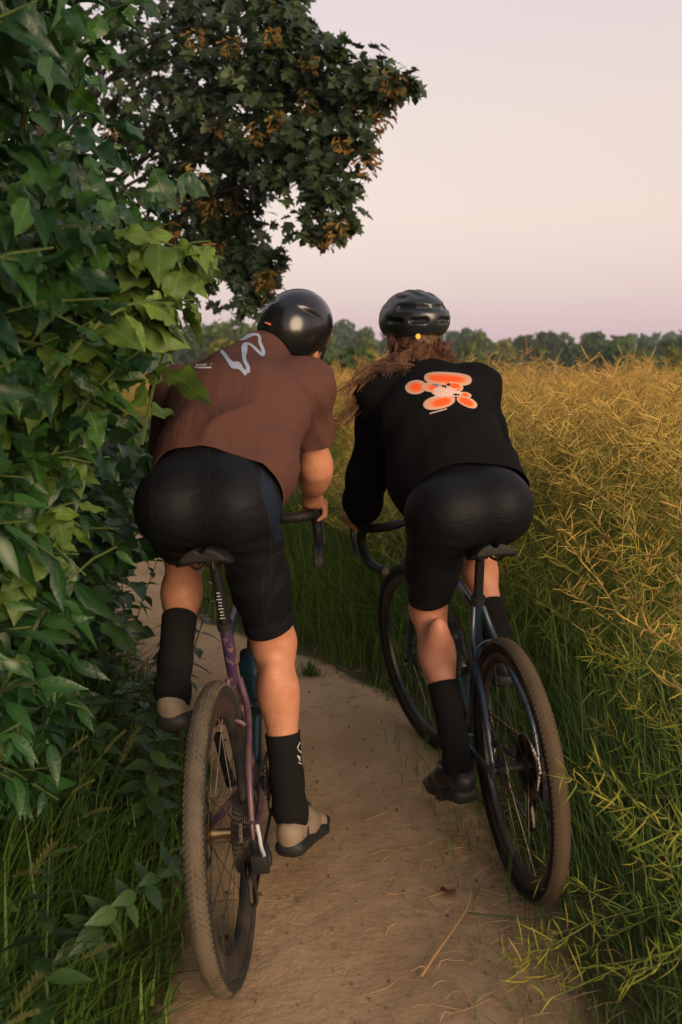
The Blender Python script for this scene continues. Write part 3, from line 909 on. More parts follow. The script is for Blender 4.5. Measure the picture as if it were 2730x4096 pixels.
# outer face of the hedge, x by height, at the riders' depth
HZ = [0.0, 0.3, 0.6, 0.85, 1.0, 1.15, 1.25, 1.35, 1.45, 1.55, 1.63, 1.75, 1.9, 2.05, 2.2, 2.6, 3.2]
HX = [-.66, -.62, -.60, -.52, -.50, -.51, -.47, -.44, -.37, -.27, -.21, -.25, -.35, -.38, -.40, -.42, -.5]
def hedge_x(z, y):
    e = np.interp(z, HZ, HX)
    near_ = np.interp(y, [1.0, 1.6, 2.1, 2.35], [-0.20, -0.16, -0.02, 0.0])
    far_ = np.interp(y, [2.35, 2.55, 3.4, 4.2], [0.0, -0.16, -0.24, -0.28])
    far_ = np.where((z > 0.3) & (z < 1.5), np.maximum(far_, np.interp(y, [2.35, 2.6, 3.4, 4.6], [0, -.08, -.08, -.30])), far_)
    return e + np.where(y < 2.35, near_, far_) - np.where((y > 2.4) & (z > 1.2), np.clip((y - 2.4) * 0.6, 0, .15), 0)
def shrub(name, label, cat, root, nshoot, zr, yr, T, T_far, leafsize, material, nshow, seed, per=13, cover=0.55, spread=(0.5, 0.8), opposite=False, xoff=0.0, core=0):
    r = np.random.default_rng(seed)
    e = empty(name, Matrix.Translation(root)); tag(e, label, cat)
    P, D, Nn, Sz = [], [], [], []
    stems = []
    for k in range(nshoot):
        z = r.uniform(*zr); y = r.uniform(*yr)
        ex = float(hedge_x(z, y)) + xoff
        tip = np.array([ex - abs(r.normal()) * 0.10 * (1 if r.random() < cover else 3.2), y, z])
        L = r.uniform(*spread)
        back = np.array([-0.80 + r.normal() * .25, 0.30 * r.normal() + 0.15, -0.42 + 0.30 * r.normal()]); back /= np.linalg.norm(back)
        base = tip + back * L
        base[2] = max(base[2], 0.05)
        sag = np.array([0, 0, 0.10 * L + .05 * r.random()])
        ts = np.linspace(0, 1, 7)
        pts_ = [base * (1 - q) + tip * q + sag * 4 * q * (1 - q) for q in ts]
        stems.append(pts_)
        for j in range(per):
            q = 0.12 + 0.88 * (j + 0.5 * r.random()) / per
            i0 = min(int(q * 6), 5); p = pts_[i0] + (pts_[i0 + 1] - pts_[i0]) * (q * 6 - i0)
            ax = pts_[i0 + 1] - pts_[i0]; ax = ax / np.linalg.norm(ax)
            side = np.cross(ax, (0, 0, 1)); side /= np.linalg.norm(side) + 1e-6
            sg = 1 if j % 2 else -1
            d = ax * 0.6 + side * sg * 0.7 + np.array([0.16, -0.14, -0.50]) + r.normal(size=3) * 0.38
            nrm = np.array([0.22, -0.35, 0.75]) + r.normal(size=3) * 0.55
            sz = leafsize * r.uniform(0.45, 1.25) * (1.05 - 0.35 * max(0, q - .75) / .25)
            P.append(p + d / np.linalg.norm(d) * 0.012); D.append(d); Nn.append(nrm); Sz.append(sz)
    P, D, Nn, Sz = map(np.array, (P, D, Nn, Sz))
    if core:    # leaves in the depth of the shrub
        z = r.uniform(zr[0], zr[1], core); y = r.uniform(yr[0] - .2, yr[1] + .6, core)
        x = hedge_x(z, y) + xoff - 0.22 - 1.0 * r.random(core) ** 1.3
        P = np.concatenate([P, np.stack([x, y, z], 1)])
        D = np.concatenate([D, r.normal(size=(core, 3)) + np.array([.3, -.2, -.5])]); Nn = np.concatenate([Nn, r.normal(size=(core, 3)) * .5 + np.array([.3, -.5, .6])])
        Sz = np.concatenate([Sz, leafsize * r.uniform(.6, 1.2, core)])
    leaves_on(e, T, P, frames(D, Nn), Sz, material, nshow, T_far=T_far)
    inv = e.matrix_basis.inverted()
    for pts_ in stems[:60]:
        mb = MB(); mb.tube(pts_, [0.0055 - 0.0006 * i for i in range(7)], 5)
        o = mb.build('shoot', m_shoot, e); o.matrix_parent_inverse = inv
    mb = MB()
    for k in range(9):
        a = r.uniform(-.5, .5)
        b0 = Vector(root) + Vector((r.normal() * .12, r.normal() * .25, -.05))
        mb2 = MB(); mb2.tube(catmull([b0, b0 + Vector((.05 * a, .1 * a, zr[1] * .4)), b0 + Vector((.25 + .2 * a, .6 * a, zr[1] * .8))], 4), [0.018 - 0.0014 * i for i in range(9)], 7)
        o = mb2.build('stem', m_twig, e); o.matrix_parent_inverse = inv
    return e
shrub('maple_shrub', 'tall bushy shrub with big toothed leaves overhanging the left shoulder of the rider in brown', 'shrub', (-1.35, 2.3, 0), 165, (1.12, 2.45), (1.55, 2.75),
      [T_OVATE, T_OVATE_B, T_OVATE_C, T_OVATE_D], T_OVATE_B, 0.100, m_leafA, 300, 41, per=12, cover=.50, core=700)
shrub('climbing_shrub', 'yellow-green leafy shrub of broad toothed leaves reaching out beside the brown shirt', 'shrub', (-1.15, 2.5, 0), 36, (1.02, 1.68), (2.15, 2.42),
      [T_OVATE_C, T_OVATE, T_OVATE_C, T_OVATE_D], T_OVATE_C, 0.108, m_leafC, 200, 42, per=9, cover=.9, spread=(.3, .5), xoff=-.03)
shrub('elder_shrub', 'dark shrub with pairs of narrow pointed leaves at hip height beside the path', 'shrub', (-1.25, 2.0, 0), 105, (0.38, 1.22), (1.5, 2.6),
      T_LANCE, T_LANCE, 0.11, m_leafB, 260, 43, per=14, cover=.6, core=700)
shrub('hazel_shrub', 'deep green shrub behind the others, closing the hedge beyond the rider in brown', 'shrub', (-1.9, 3.9, 0), 170, (0.35, 2.2), (2.7, 4.4),
      T_OVATE, T_OVATE_S, 0.12, m_leafA, 120, 44, per=12, cover=.5, core=1500)
shrub('dogwood_shrub', 'high dark shrub with large leaves at the top left corner of the picture', 'shrub', (-1.6, 2.9, 0), 110, (2.15, 3.3), (1.9, 3.6),
      [T_OVATE, T_OVATE_B, T_OVATE_D], T_OVATE_S, 0.115, m_leafB, 160, 45, per=12, cover=.5, core=1500)

# ------------------------------------------------------------------ verge: weeds, grass, seed heads
m_grass = mat('grass_blades', (0.062, 0.130, 0.020), 0.55, 0.35, rnd=((0.45, 0.5, 0.55), (1.6, 1.4, 1.2)), trans=0.2)
m_dryg = mat('seed_heads', (0.12, 0.13, 0.045), 0.75, 0.2, rnd=((0.7, 0.75, 0.7), (1.3, 1.2, 1.1)), trans=0.2)
m_weed = mat('weed_leaf', (0.040, 0.092, 0.030), 0.45, 0.45, rnd=((0.5, 0.6, 0.7), (1.5, 1.35, 1.1)), trans=0.2)
m_wstem = mat('weed_stem', (0.028, 0.048, 0.014), .6, .3)
m_straw = mat('dry_straw', (0.46, 0.30, 0.15), 0.8, 0.2, rnd=((0.7, 0.65, 0.6), (1.25, 1.2, 1.15)))
m_bank = mat('bank_grass', (0.10, 0.175, 0.026), 0.55, 0.3, rnd=((0.5, 0.55, 0.55), (1.5, 1.35, 1.2)), trans=0.25)
def blades(pos, H, Wd, bend, az, nseg=4):
    n = len(pos)
    s_ = np.linspace(0, 1, nseg + 1)
    dx, dy = np.cos(az), np.sin(az)
    V = np.zeros((n, (nseg + 1) * 2, 3), np.float32)
    for i, q in enumerate(s_):
        off = bend * q ** 2 * H
        z = H * (q - 0.32 * np.clip(bend, 0, 1.6) * q ** 2.2)
        wv = Wd * (1 - q) ** 0.6 * 0.5
        cx = pos[:, 0] + dx * off; cy = pos[:, 1] + dy * off
        for sgn, j in ((-1, 2 * i), (1, 2 * i + 1)):
            V[:, j, 0] = cx - dy * wv * sgn; V[:, j, 1] = cy + dx * wv * sgn; V[:, j, 2] = pos[:, 2] + z
    F = np.array([(2 * i, 2 * i + 1, 2 * i + 3, 2 * i + 2) for i in range(nseg)], np.int32)
    Q = F[None] + (np.arange(n) * (nseg + 1) * 2)[:, None, None]
    return V.reshape(-1, 3), Q.reshape(-1, 4), np.repeat(rng.random(n), (nseg + 1) * 2)
def grass(name, xr, yr, n, hr, wr, label, keep, lean_az=None, material=None):
    X = rng.uniform(*xr, n); Y = rng.uniform(*yr, n)
    m = keep(X, Y); X, Y = X[m], Y[m]; n = len(X)
    H = rng.uniform(*hr, n); pd = path_dist(X, Y)
    H = H * np.clip(0.22 + pd * 2.2, 0.22 if name != 'path_grass' else 1, 1)
    az = rng.uniform(0, 6.28, n) if lean_az is None else lean_az + rng.normal(size=n) * 0.9
    V, Q, rn = blades(np.stack([X, Y, np.full(n, -0.012)], 1), H, rng.uniform(*wr, n), np.abs(rng.normal(size=n)) * 0.5 + 0.15, az)
    return tag(obj(name, raw_mesh(name, V, Q, material or m_grass, attrs={'rnd': rn})), label, 'grass', kind='stuff')
grass('verge_grass', (-1.7, -0.2), (0.9, 4.6), 15000, (0.18, 0.52), (0.004, 0.011), 'dense dark green grass on the left verge', lambda x, y: (path_dist(x, y) > -0.035) & (x < 0) & (rng.random(len(x)) < np.clip(.6 + path_dist(x, y) * 4, 0, 1)), lean_az=0.3)
grass('field_edge_grass', (0.1, 2.2), (0.8, 5.2), 13000, (0.12, 0.42), (0.003, 0.008), 'green grass and seedlings along the field side of the path', lambda x, y: (path_dist(x, y) > -0.03) & (x > 0) & (rng.random(len(x)) < np.clip(.4 + path_dist(x, y) * 4, 0, 1)), lean_az=2.6)
grass('path_grass', (0.15, 0.62), (1.2, 3.6), 1500, (0.05, 0.16), (0.002, 0.004), 'thin grass and seedlings creeping over the edge of the path', lambda x, y: (path_dist(x, y) > -0.26) & (rng.random(len(x)) < np.clip(1.0 + path_dist(x, y) * 4, 0.03, 1)), lean_az=2.6)
grass('bend_grass', (-2.2, 1.2), (4.2, 8.5), 15000, (0.25, 0.62), (0.004, 0.009), 'long grass on the bank where the path bends', lambda x, y: (path_dist(x, y) > 0.02) & (x > -1.2), lean_az=4.0, material=m_bank)
grass('far_verge_grass', (-5, -0.4), (4.4, 9.0), 9000, (0.2, 0.55), (0.005, 0.010), 'grass beside the path beyond the rider in brown', lambda x, y: (path_dist(x, y) > 0.02) & (x < -.9), lean_az=0.5)
def seed_stalk(h, lean, az, kind, seed):
    """stem and seed head as two meshes"""
    r = np.random.default_rng(seed)
    V, F, T = [], [], []
    pts_ = [np.array([math.cos(az) * lean * h * q * q, math.sin(az) * lean * h * q * q, h * (q - .25 * lean * q * q)]) for q in np.linspace(0, 1, 8)]
    thin(pts_, [0.0018 * (1 - .5 * q) for q in np.linspace(0, 1, 8)], V, F, T, .5)
    SV, SF, ST = [], [], []
    ln = 0.09 if kind else 0.13
    axis = pts_[-1] - pts_[-2]; axis /= np.linalg.norm(axis)
    for j in range(60 if kind else 46):
        q = j / (60 if kind else 46)
        p = pts_[-1] + axis * (q - .5) * ln + np.array([0, 0, -.35 * abs(lean) * ln * max(q - .2, 0) ** 2])
        a = j * 2.4
        u = np.cross(axis, (.3, .1, .9)); u /= np.linalg.norm(u); v = np.cross(axis, u)
        d = axis * 1.1 + (u * math.cos(a) + v * math.sin(a)) * (.55 if kind else .8)
        l = 0.010 if kind else 0.017
        thin([p, p + d * l * .5, p + d * l], [.0004, .0013, .0002], SV, SF, ST, .5)
    return raw_mesh('stem', V, F, m_grass), raw_mesh('seed_head', SV, SF, m_dryg)
stk = [seed_stalk(.62, .55, .3, 1, 1), seed_stalk(.72, .3, .2, 0, 2), seed_stalk(.5, .8, .2, 1, 3)]
for i in range(34):
    x = rng.uniform(-1.25, -0.52); y = rng.uniform(1.25, 3.2)
    if path_dist(np.array([x]), np.array([y]))[0] < .05: continue
    e = empty('grass_stalk', Matrix.Translation((x, y, -0.01)) @ Matrix.Rotation(rng.normal() * .7, 4, 'Z') @ Matrix.Scale(rng.uniform(.6, .95), 4))
    tag(e, 'flowering grass stalk with a pale bristly seed head on the left verge', 'grass stalk', 'seed headed grass stalks on the left verge')
    a_, b_ = stk[i % 3]
    obj('stem', a_, e); obj('seed_head', b_, e)
def weed_meshes(h, n, sz, seed):
    r = np.random.default_rng(seed)
    P, D, Nn, Sz = [], [], [], []
    for j in range(n):
        q = (j // 2 + .5) / (n / 2)
        a = (j % 2) * math.pi + (j // 2) * 1.57 + r.normal() * .2
        d = np.array([math.cos(a), math.sin(a), .35 - .6 * (1 - q)])
        P.append((0.02 * math.sin(q * 3), 0.01, h * (.15 + .85 * q))); D.append(d); Nn.append(np.array([0, 0, 1]) + d * .3 + r.normal(size=3) * .15); Sz.append(sz * (1.15 - .65 * q) * r.uniform(.85, 1.15))
    return np.array(P), frames(np.array(D), np.array(Nn)), np.array(Sz)
wl = raw_mesh('leaf', T_LANCE[0] * np.array([1.5, 1, 1], np.float32), T_LANCE[1], m_weed)
for i in range(96):
    x, y = (rng.uniform(-1.3, -0.5), rng.uniform(1.2, 3.4)) if i < 64 else (rng.uniform(-1.15, -0.6), rng.uniform(3.1, 4.3))
    if path_dist(np.array([x]), np.array([y]))[0] < .08: continue
    h = rng.uniform(.3, .62) if i < 64 else rng.uniform(.5, .85); n = int(rng.integers(20, 30))
    P, R, Sz = weed_meshes(h, n, rng.uniform(.075, .11), 60 + i)
    Mx = Matrix.Translation((x, y, -0.01)) @ Matrix.Rotation(rng.uniform(0, 6), 4, 'Z') @ Matrix.Rotation(rng.normal() * .26, 4, 'X')
    e = empty('verge_weed', Mx)
    tag(e, 'upright leafy weed with pointed leaves in pairs among the grass of the left verge', 'weed', 'leafy weeds on the left verge')
    mb = MB(); mb.tube([(0, 0, 0), (.02 * math.sin(1.5), .01, h * .5), (.02 * math.sin(3), .01, h)], [.0034, .0026, .0012], 5); mb.build('stem', m_wstem, e)
    for k in range(n):
        o = obj('leaf', wl, e)
        o.matrix_basis = Matrix([[*(R[k][a] * Sz[k]), P[k][a]] for a in range(3)] + [[0, 0, 0, 1]])
# the small green tuft growing in the path
e = empty('weed_tuft', Matrix.Translation((*at_px(716, 1530, 4.36)[:2], -0.006)))
tag(e, 'small feathery green weed tuft growing alone in the sandy path ahead', 'weed')
V, Q, rn = blades(np.stack([rng.normal(size=90) * .022, rng.normal(size=90) * .018, np.zeros(90)], 1), rng.uniform(.04, .10, 90), np.full(90, .006), np.abs(rng.normal(size=90)) * .6 + .2, rng.uniform(0, 6.28, 90), 3)
obj('leaves', raw_mesh('leaves', V, Q, m_grass, attrs={'rnd': rn}), e)
# straw and clods on the path
def stalk(pts2, r0, r1, name, label, cat, group=None, z=0.006, branches=()):
    P = catmull([(x, y, z + dz) for x, y, dz in pts2], 6)
    mb = MB(); mb.tube(P, [lerp(r0, r1, i / (len(P) - 1)) for i in range(len(P))], 6)
    for b in branches:
        Pb = catmull([(x, y, z + dz) for x, y, dz in b], 5)
        mb.tube(Pb, [lerp(r1 * 1.2, r1 * .4, i / (len(Pb) - 1)) for i in range(len(Pb))], 5)
    o = mb.build(name, m_straw); return tag(o, label, cat, group)
def gp(px, py):
    """where the ground (z = 0) is at this point of the photograph"""
    cp, sp = math.cos(CAM_PITCH), math.sin(CAM_PITCH)
    d = np.array([(px - 784) / 2311, cp + (1176.5 - py) / 2311 * sp, -sp + (1176.5 - py) / 2311 * cp])
    p = np.array([0, 0, CAM_H]) - d * CAM_H / d[2]
    return float(p[0]), float(p[1])
G = lambda px, py, dz=0.0: (*gp(px, py), dz)
stalk([G(972, 2245), G(1000, 2205, .004), G(1035, 2160, .01), G(1072, 2105, .012), G(1085, 2060, .012), G(1090, 2010, .006), G(1085, 1955, 0)], .0042, .0012, 'dry_stalk',
      'long pale dry stalk with a split end lying on the path behind the right bicycle', 'dry stalk', z=.004,
      branches=[[G(1045, 2148, .01), G(1052, 2090, .02), G(1062, 2040, .012)], [G(1085, 2030, .012), G(1112, 2012, .015), G(1140, 1998, .01)]])
stalk([G(1075, 2108, .01), G(1150, 2118, .012), G(1240, 2122, .01), G(1340, 2105, .012)], .0026, .0014, 'green_stalk', 'thin green rape stem lying across the path under the right rear wheel', 'stalk', z=.004)
bpy.data.objects['green_stalk'].data.materials[0] = m_shoot
def leaf_curl():
    V, F = leaf_template(LANCE, 0.9, 0.5); V = V * np.array([1.3, 1, 1], np.float32)
    return V, F
V, F = leaf_curl()
o = obj('dead_leaf', raw_mesh('dead_leaf', V * 0.085, F, mat('dead_leaf', (0.26, 0.115, 0.06), .8, .2)))
o.matrix_world = Matrix.Translation((*gp(1042, 2068), .012)) @ Matrix.Rotation(.2, 4, 'Z') @ Matrix.Rotation(.3, 4, 'Y')
tag(o, 'curled reddish-brown dead leaf lying beside the pale dry stalk on the path', 'leaf')
o = obj('dead_leaf', raw_mesh('dead_leaf', V * 0.05, F, o.data.materials[0]))
o.matrix_world = Matrix.Translation((*gp(608, 2068), .010)) @ Matrix.Rotation(1.2, 4, 'Z')
tag(o, 'small red-brown dead leaf on the path right of the left rear wheel', 'leaf')
# loose bits of straw, uncounted
n = 260
sx, sy, sa, ln = [], [], [], []
while len(sx) < n:
    x, y = rng.normal(.38, .13), rng.uniform(1.9, 3.2)
    if rng.random() < .12: x, y = rng.uniform(-.4, .6), rng.uniform(1.6, 5.0)
    if path_dist(np.array([x]), np.array([y]))[0] > .12: continue
    sx.append(x); sy.append(y); sa.append(rng.normal(0.25, .8)); ln.append(rng.uniform(.03, .12))
V, F, T = [], [], []
for x, y, a, l in zip(sx, sy, sa, ln):
    d = np.array([math.cos(a), math.sin(a), 0]); q = np.array([x, y, .003]); b = np.array([0, 0, rng.uniform(0, .012)]); c_ = np.array([-d[1], d[0], 0]) * rng.normal() * l * .15
    thin([q, q + d * l * .5 + b + c_, q + d * l], [.0012, .0015, .0006], V, F, T, 0)
tag(obj('straw_litter', raw_mesh('straw_litter', V, F, m_straw, attrs={'rnd': np.repeat(rng.random(n), 9)})), 'scattered bits of dry straw on the path', 'straw', kind='stuff')
# crumbs of earth and small stones, uncounted
n = 3000
X = rng.uniform(-1.8, .7, n); Y = 1.5 + 6.0 * rng.random(n) ** 1.6
m = path_dist(X, Y) < .02; X, Y = X[m], Y[m]; n = len(X)
ico = np.array([(0, 0, 1), (1, 0, 0), (0, 1, 0), (-1, 0, 0), (0, -1, 0), (0, 0, -1)], np.float32); icf = np.array([(0, 1, 2), (0, 2, 3), (0, 3, 4), (0, 4, 1), (5, 2, 1), (5, 3, 2), (5, 4, 3), (5, 1, 4)], np.int32)
tag(obj('earth_crumbs', scatter_mesh('earth_crumbs', (ico, icf), np.stack([X, Y, np.full(n, -.001)], 1), frames(rng.normal(size=(n, 3)), rng.normal(size=(n, 3))), .0015 + .0055 * rng.random(n) ** 4, mat('earth_crumb', (0.20, 0.135, 0.075), .95, .1, rnd=((.5, .5, .5), (1.4, 1.4, 1.4))))), 'small crumbs of earth and grit on the path', 'grit', kind='stuff')

# ================================================================== BICYCLES (local: x right, y forward, z up, origin where the rear tyre touches the ground)
def bike_matrix(x, y, psi, phi):
    F = Vector((-math.sin(psi), math.cos(psi), 0)); r0 = Vector((math.cos(psi), math.sin(psi), 0))
    U = Vector((0, 0, 1)) * math.cos(phi) - r0 * math.sin(phi); Rt = F.cross(U)
    return Matrix(((Rt.x, F.x, U.x, x), (Rt.y, F.y, U.y, y), (Rt.z, F.z, U.z, -0.004), (0, 0, 0, 1)))
MX_L = bike_matrix(-0.2319, 2.160, -0.0456, 0.0935)
MX_R = bike_matrix(0.4894, 2.536, 0.1556, 0.0697)
m_black = mat('black_paint', (0.012, 0.013, 0.015), 0.32, 0.5, coat=0.3)
m_matte = mat('black_matte', (0.014, 0.014, 0.015), 0.6, 0.4)
m_rubber = mat('black_rubber', (0.008, 0.008, 0.008), 0.6, 0.3, bump=0.0015, bscale=160)
m_steel = mat('steel', (0.42, 0.40, 0.38), 0.32, 0.5, metal=1.0)
m_darksteel = mat('dark_steel', (0.09, 0.085, 0.08), 0.42, 0.5, metal=1.0, col2=(0.16, 0.13, 0.10), nscale=60)
m_gold = mat('brass_axle', (0.52, 0.36, 0.18), 0.35, 0.5, metal=1.0)
m_silver = mat('silver_lever', (0.75, 0.72, 0.70), 0.3, 0.5, metal=0.6)
m_carbonrim = mat('carbon_rim', (0.012, 0.014, 0.015), 0.42, 0.45, col2=(0.050, 0.042, 0.032), nscale=9, ncontrast=(0.45, 0.75))
m_purple = mat('purple_frame', (0.082, 0.034, 0.060), 0.45, 0.4, coat=0.1, col2=(0.125, 0.072, 0.070), nscale=16, ncontrast=(0.42, 0.62))
m_mottle = mat('mottled_frame', (0.042, 0.022, 0.062), 0.4, 0.5, coat=0.2, col2=(0.15, 0.09, 0.075), nscale=42, ncontrast=(0.50, 0.56))
m_teal = mat('dark_teal_frame', (0.012, 0.040, 0.055), 0.3, 0.5, coat=0.4)
m_blueframe = mat('blue_black_frame', (0.012, 0.028, 0.045), 0.3, 0.5, coat=0.4)
m_bottle = mat('bottle_teal', (0.010, 0.045, 0.060), 0.35, 0.5)
m_bottle_k = mat('bottle_black', (0.014, 0.016, 0.018), 0.3, 0.5)
m_white = mat('white_print', (0.62, 0.60, 0.58), 0.6, 0.3)
def tyre_mat(name, tread, side, mixc=None):
    return mat(name, (1, 1, 1), 0.85, 0.2, tcol=[(0.0, side), (0.45, side), (0.62, tread), (1.0, tread)], col2=mixc, nscale=7, ncontrast=(0.5, 0.85), bump=0.0012, bscale=220)
m_tyre_l = tyre_mat('dusty_tyre', (0.108, 0.085, 0.058), (0.024, 0.022, 0.019), (0.056, 0.045, 0.032))
m_tyre_r = tyre_mat('brown_dusted_tyre', (0.105, 0.074, 0.044), (0.010, 0.010, 0.009), (0.070, 0.050, 0.031))
m_tyre_k = tyre_mat('black_tyre', (0.030, 0.026, 0.022), (0.015, 0.015, 0.015), (0.06, 0.045, 0.03))
m_knob_l = mat('dusty_knobs', (0.125, 0.099, 0.068), 0.9, 0.2, col2=(0.052, 0.043, 0.031), nscale=20)
m_knob_k = mat('dark_knobs', (0.05, 0.04, 0.03), 0.9, 0.2)

def make_wheel(parent, M, tyre_m, knob_m, rim_depth, nsp, tw=0.045, rotor_side=-1, hub_m=None, spoke_label=None):
    wE = empty('wheel', None, parent); wE.matrix_basis = M
    R, r = 0.345, tw / 2
    nT, nS = 96, 14
    V, F, T = [], [], []
    for i in range(nT):
        a = 2 * math.pi * i / nT
        for k in range(nS):
            b = -2.35 + 4.7 * k / (nS - 1)
            rr = R - r + r * math.cos(b); x = r * math.sin(b)
            V.append((x, rr * math.cos(a), rr * math.sin(a))); T.append(max(0, math.cos(b)))
    for i in range(nT):
        for k in range(nS - 1):
            F.append((i * nS + k, i * nS + k + 1, ((i + 1) % nT) * nS + k + 1, ((i + 1) % nT) * nS + k))
    obj('tyre', raw_mesh('tyre', V, F, tyre_m, attrs={'t': T}), wE)
    # tread blocks
    V, F = [], []
    cube = np.array([(sx, sy, sz) for sx in (-1, 1) for sy in (-1, 1) for sz in (-1, 1)], float)
    cf = [(0, 1, 3, 2), (4, 6, 7, 5), (0, 4, 5, 1), (2, 3, 7, 6), (0, 2, 6, 4), (1, 5, 7, 3)]
    for row, (b, hx, hy, hz, n, off) in enumerate([(-.98, .0030, .0046, .0012, 150, 0), (.98, .0030, .0046, .0012, 150, .5), (-.62, .0022, .0046, .0006, 150, .5), (.62, .0022, .0046, .0006, 150, 0),
                                                   (-.25, .0020, .0048, .0005, 150, 0), (.25, .0020, .0048, .0005, 150, .5)]):
        for i in range(n):
            a = 2 * math.pi * (i + off) / n
            rad = np.array([0, math.cos(a), math.sin(a)]); tan_ = np.array([0, -math.sin(a), math.cos(a)]); ax = np.array([1, 0, 0])
            nrm = rad * math.cos(b) + ax * math.sin(b); sd_ = ax * math.cos(b) - rad * math.sin(b)
            c = rad * (R - r) + nrm * r
            base = len(V)
            tt = tan_ * math.cos(.35 * np.sign(b)) + sd_ * math.sin(.35 * np.sign(b)); s2 = np.cross(nrm, tt)
            for q in cube: V.append(c + s2 * q[0] * hx + tt * q[1] * hy + nrm * q[2] * hz)
            F += [tuple(base + j for j in f) for f in cf]
    tag(obj('tread', raw_mesh('tread', V, F, knob_m, smooth=False, attrs={'t': np.ones(len(V))}), wE), kind='stuff')
    ri = 0.3095 - rim_depth
    mb = MB(); mb.revolve([(0.312, -.0150), (0.313, -.0125), (0.308, -.011), (0.308, .011), (0.313, .0125), (0.312, .0150), (0.300, .0158), (lerp(.3, ri, .6), .0135), (ri, .0065), (ri - .001, 0), (ri, -.0065), (lerp(.3, ri, .6), -.0135), (0.300, -.0158)], 96)
    mb.build('rim', m_carbonrim, wE)
    mb = MB(); mb.revolve([(.0075, -.066), (.0085, -.066), (.0085, -.055), (.013, -.052), (.024, -.036), (.025, -.033), (.013, -.028), (.0115, 0), (.013, .020), (.024, .024), (.025, .027), (.014, .03), (.0085, .05), (.0085, .066), (.0075, .066)], 24, closed=True)
    mb.build('hub', hub_m or m_matte, wE)
    for side, (hx, n0) in ((-1, (-.0345, 0)), (1, (.0255, .5))):
        for tw_ in (-1, 1):
            a1 = tw_ * 1.15
            mb = MB(); mb.tube([(hx, .023 * math.cos(a1), .023 * math.sin(a1)), (hx * .06, ri + .004, 0)], .0010, 5)
            me = mb.mesh('spoke', m_darksteel)
            for k in range(nsp // 4):
                o = obj('spoke', me, wE); o.matrix_basis = Matrix.Rotation(2 * math.pi * (k * 4 + (0 if tw_ < 0 else 1.5) + (1 if side > 0 else 0)) / nsp, 4, 'X')
    # brake rotor
    mb = MB(); mb.revolve([(.070, rotor_side * .046 - .0009), (.080, rotor_side * .046 - .0009), (.080, rotor_side * .046 + .0009), (.070, rotor_side * .046 + .0009)], 48)
    for k in range(6):
        a = k * math.pi / 3
        mb.tube([(rotor_side * .046, .02 * math.cos(a), .02 * math.sin(a)), (rotor_side * .046, .072 * math.cos(a + .5), .072 * math.sin(a + .5))], .0028, 4)
    mb.build('brake_rotor', m_darksteel, wE)
    return wE

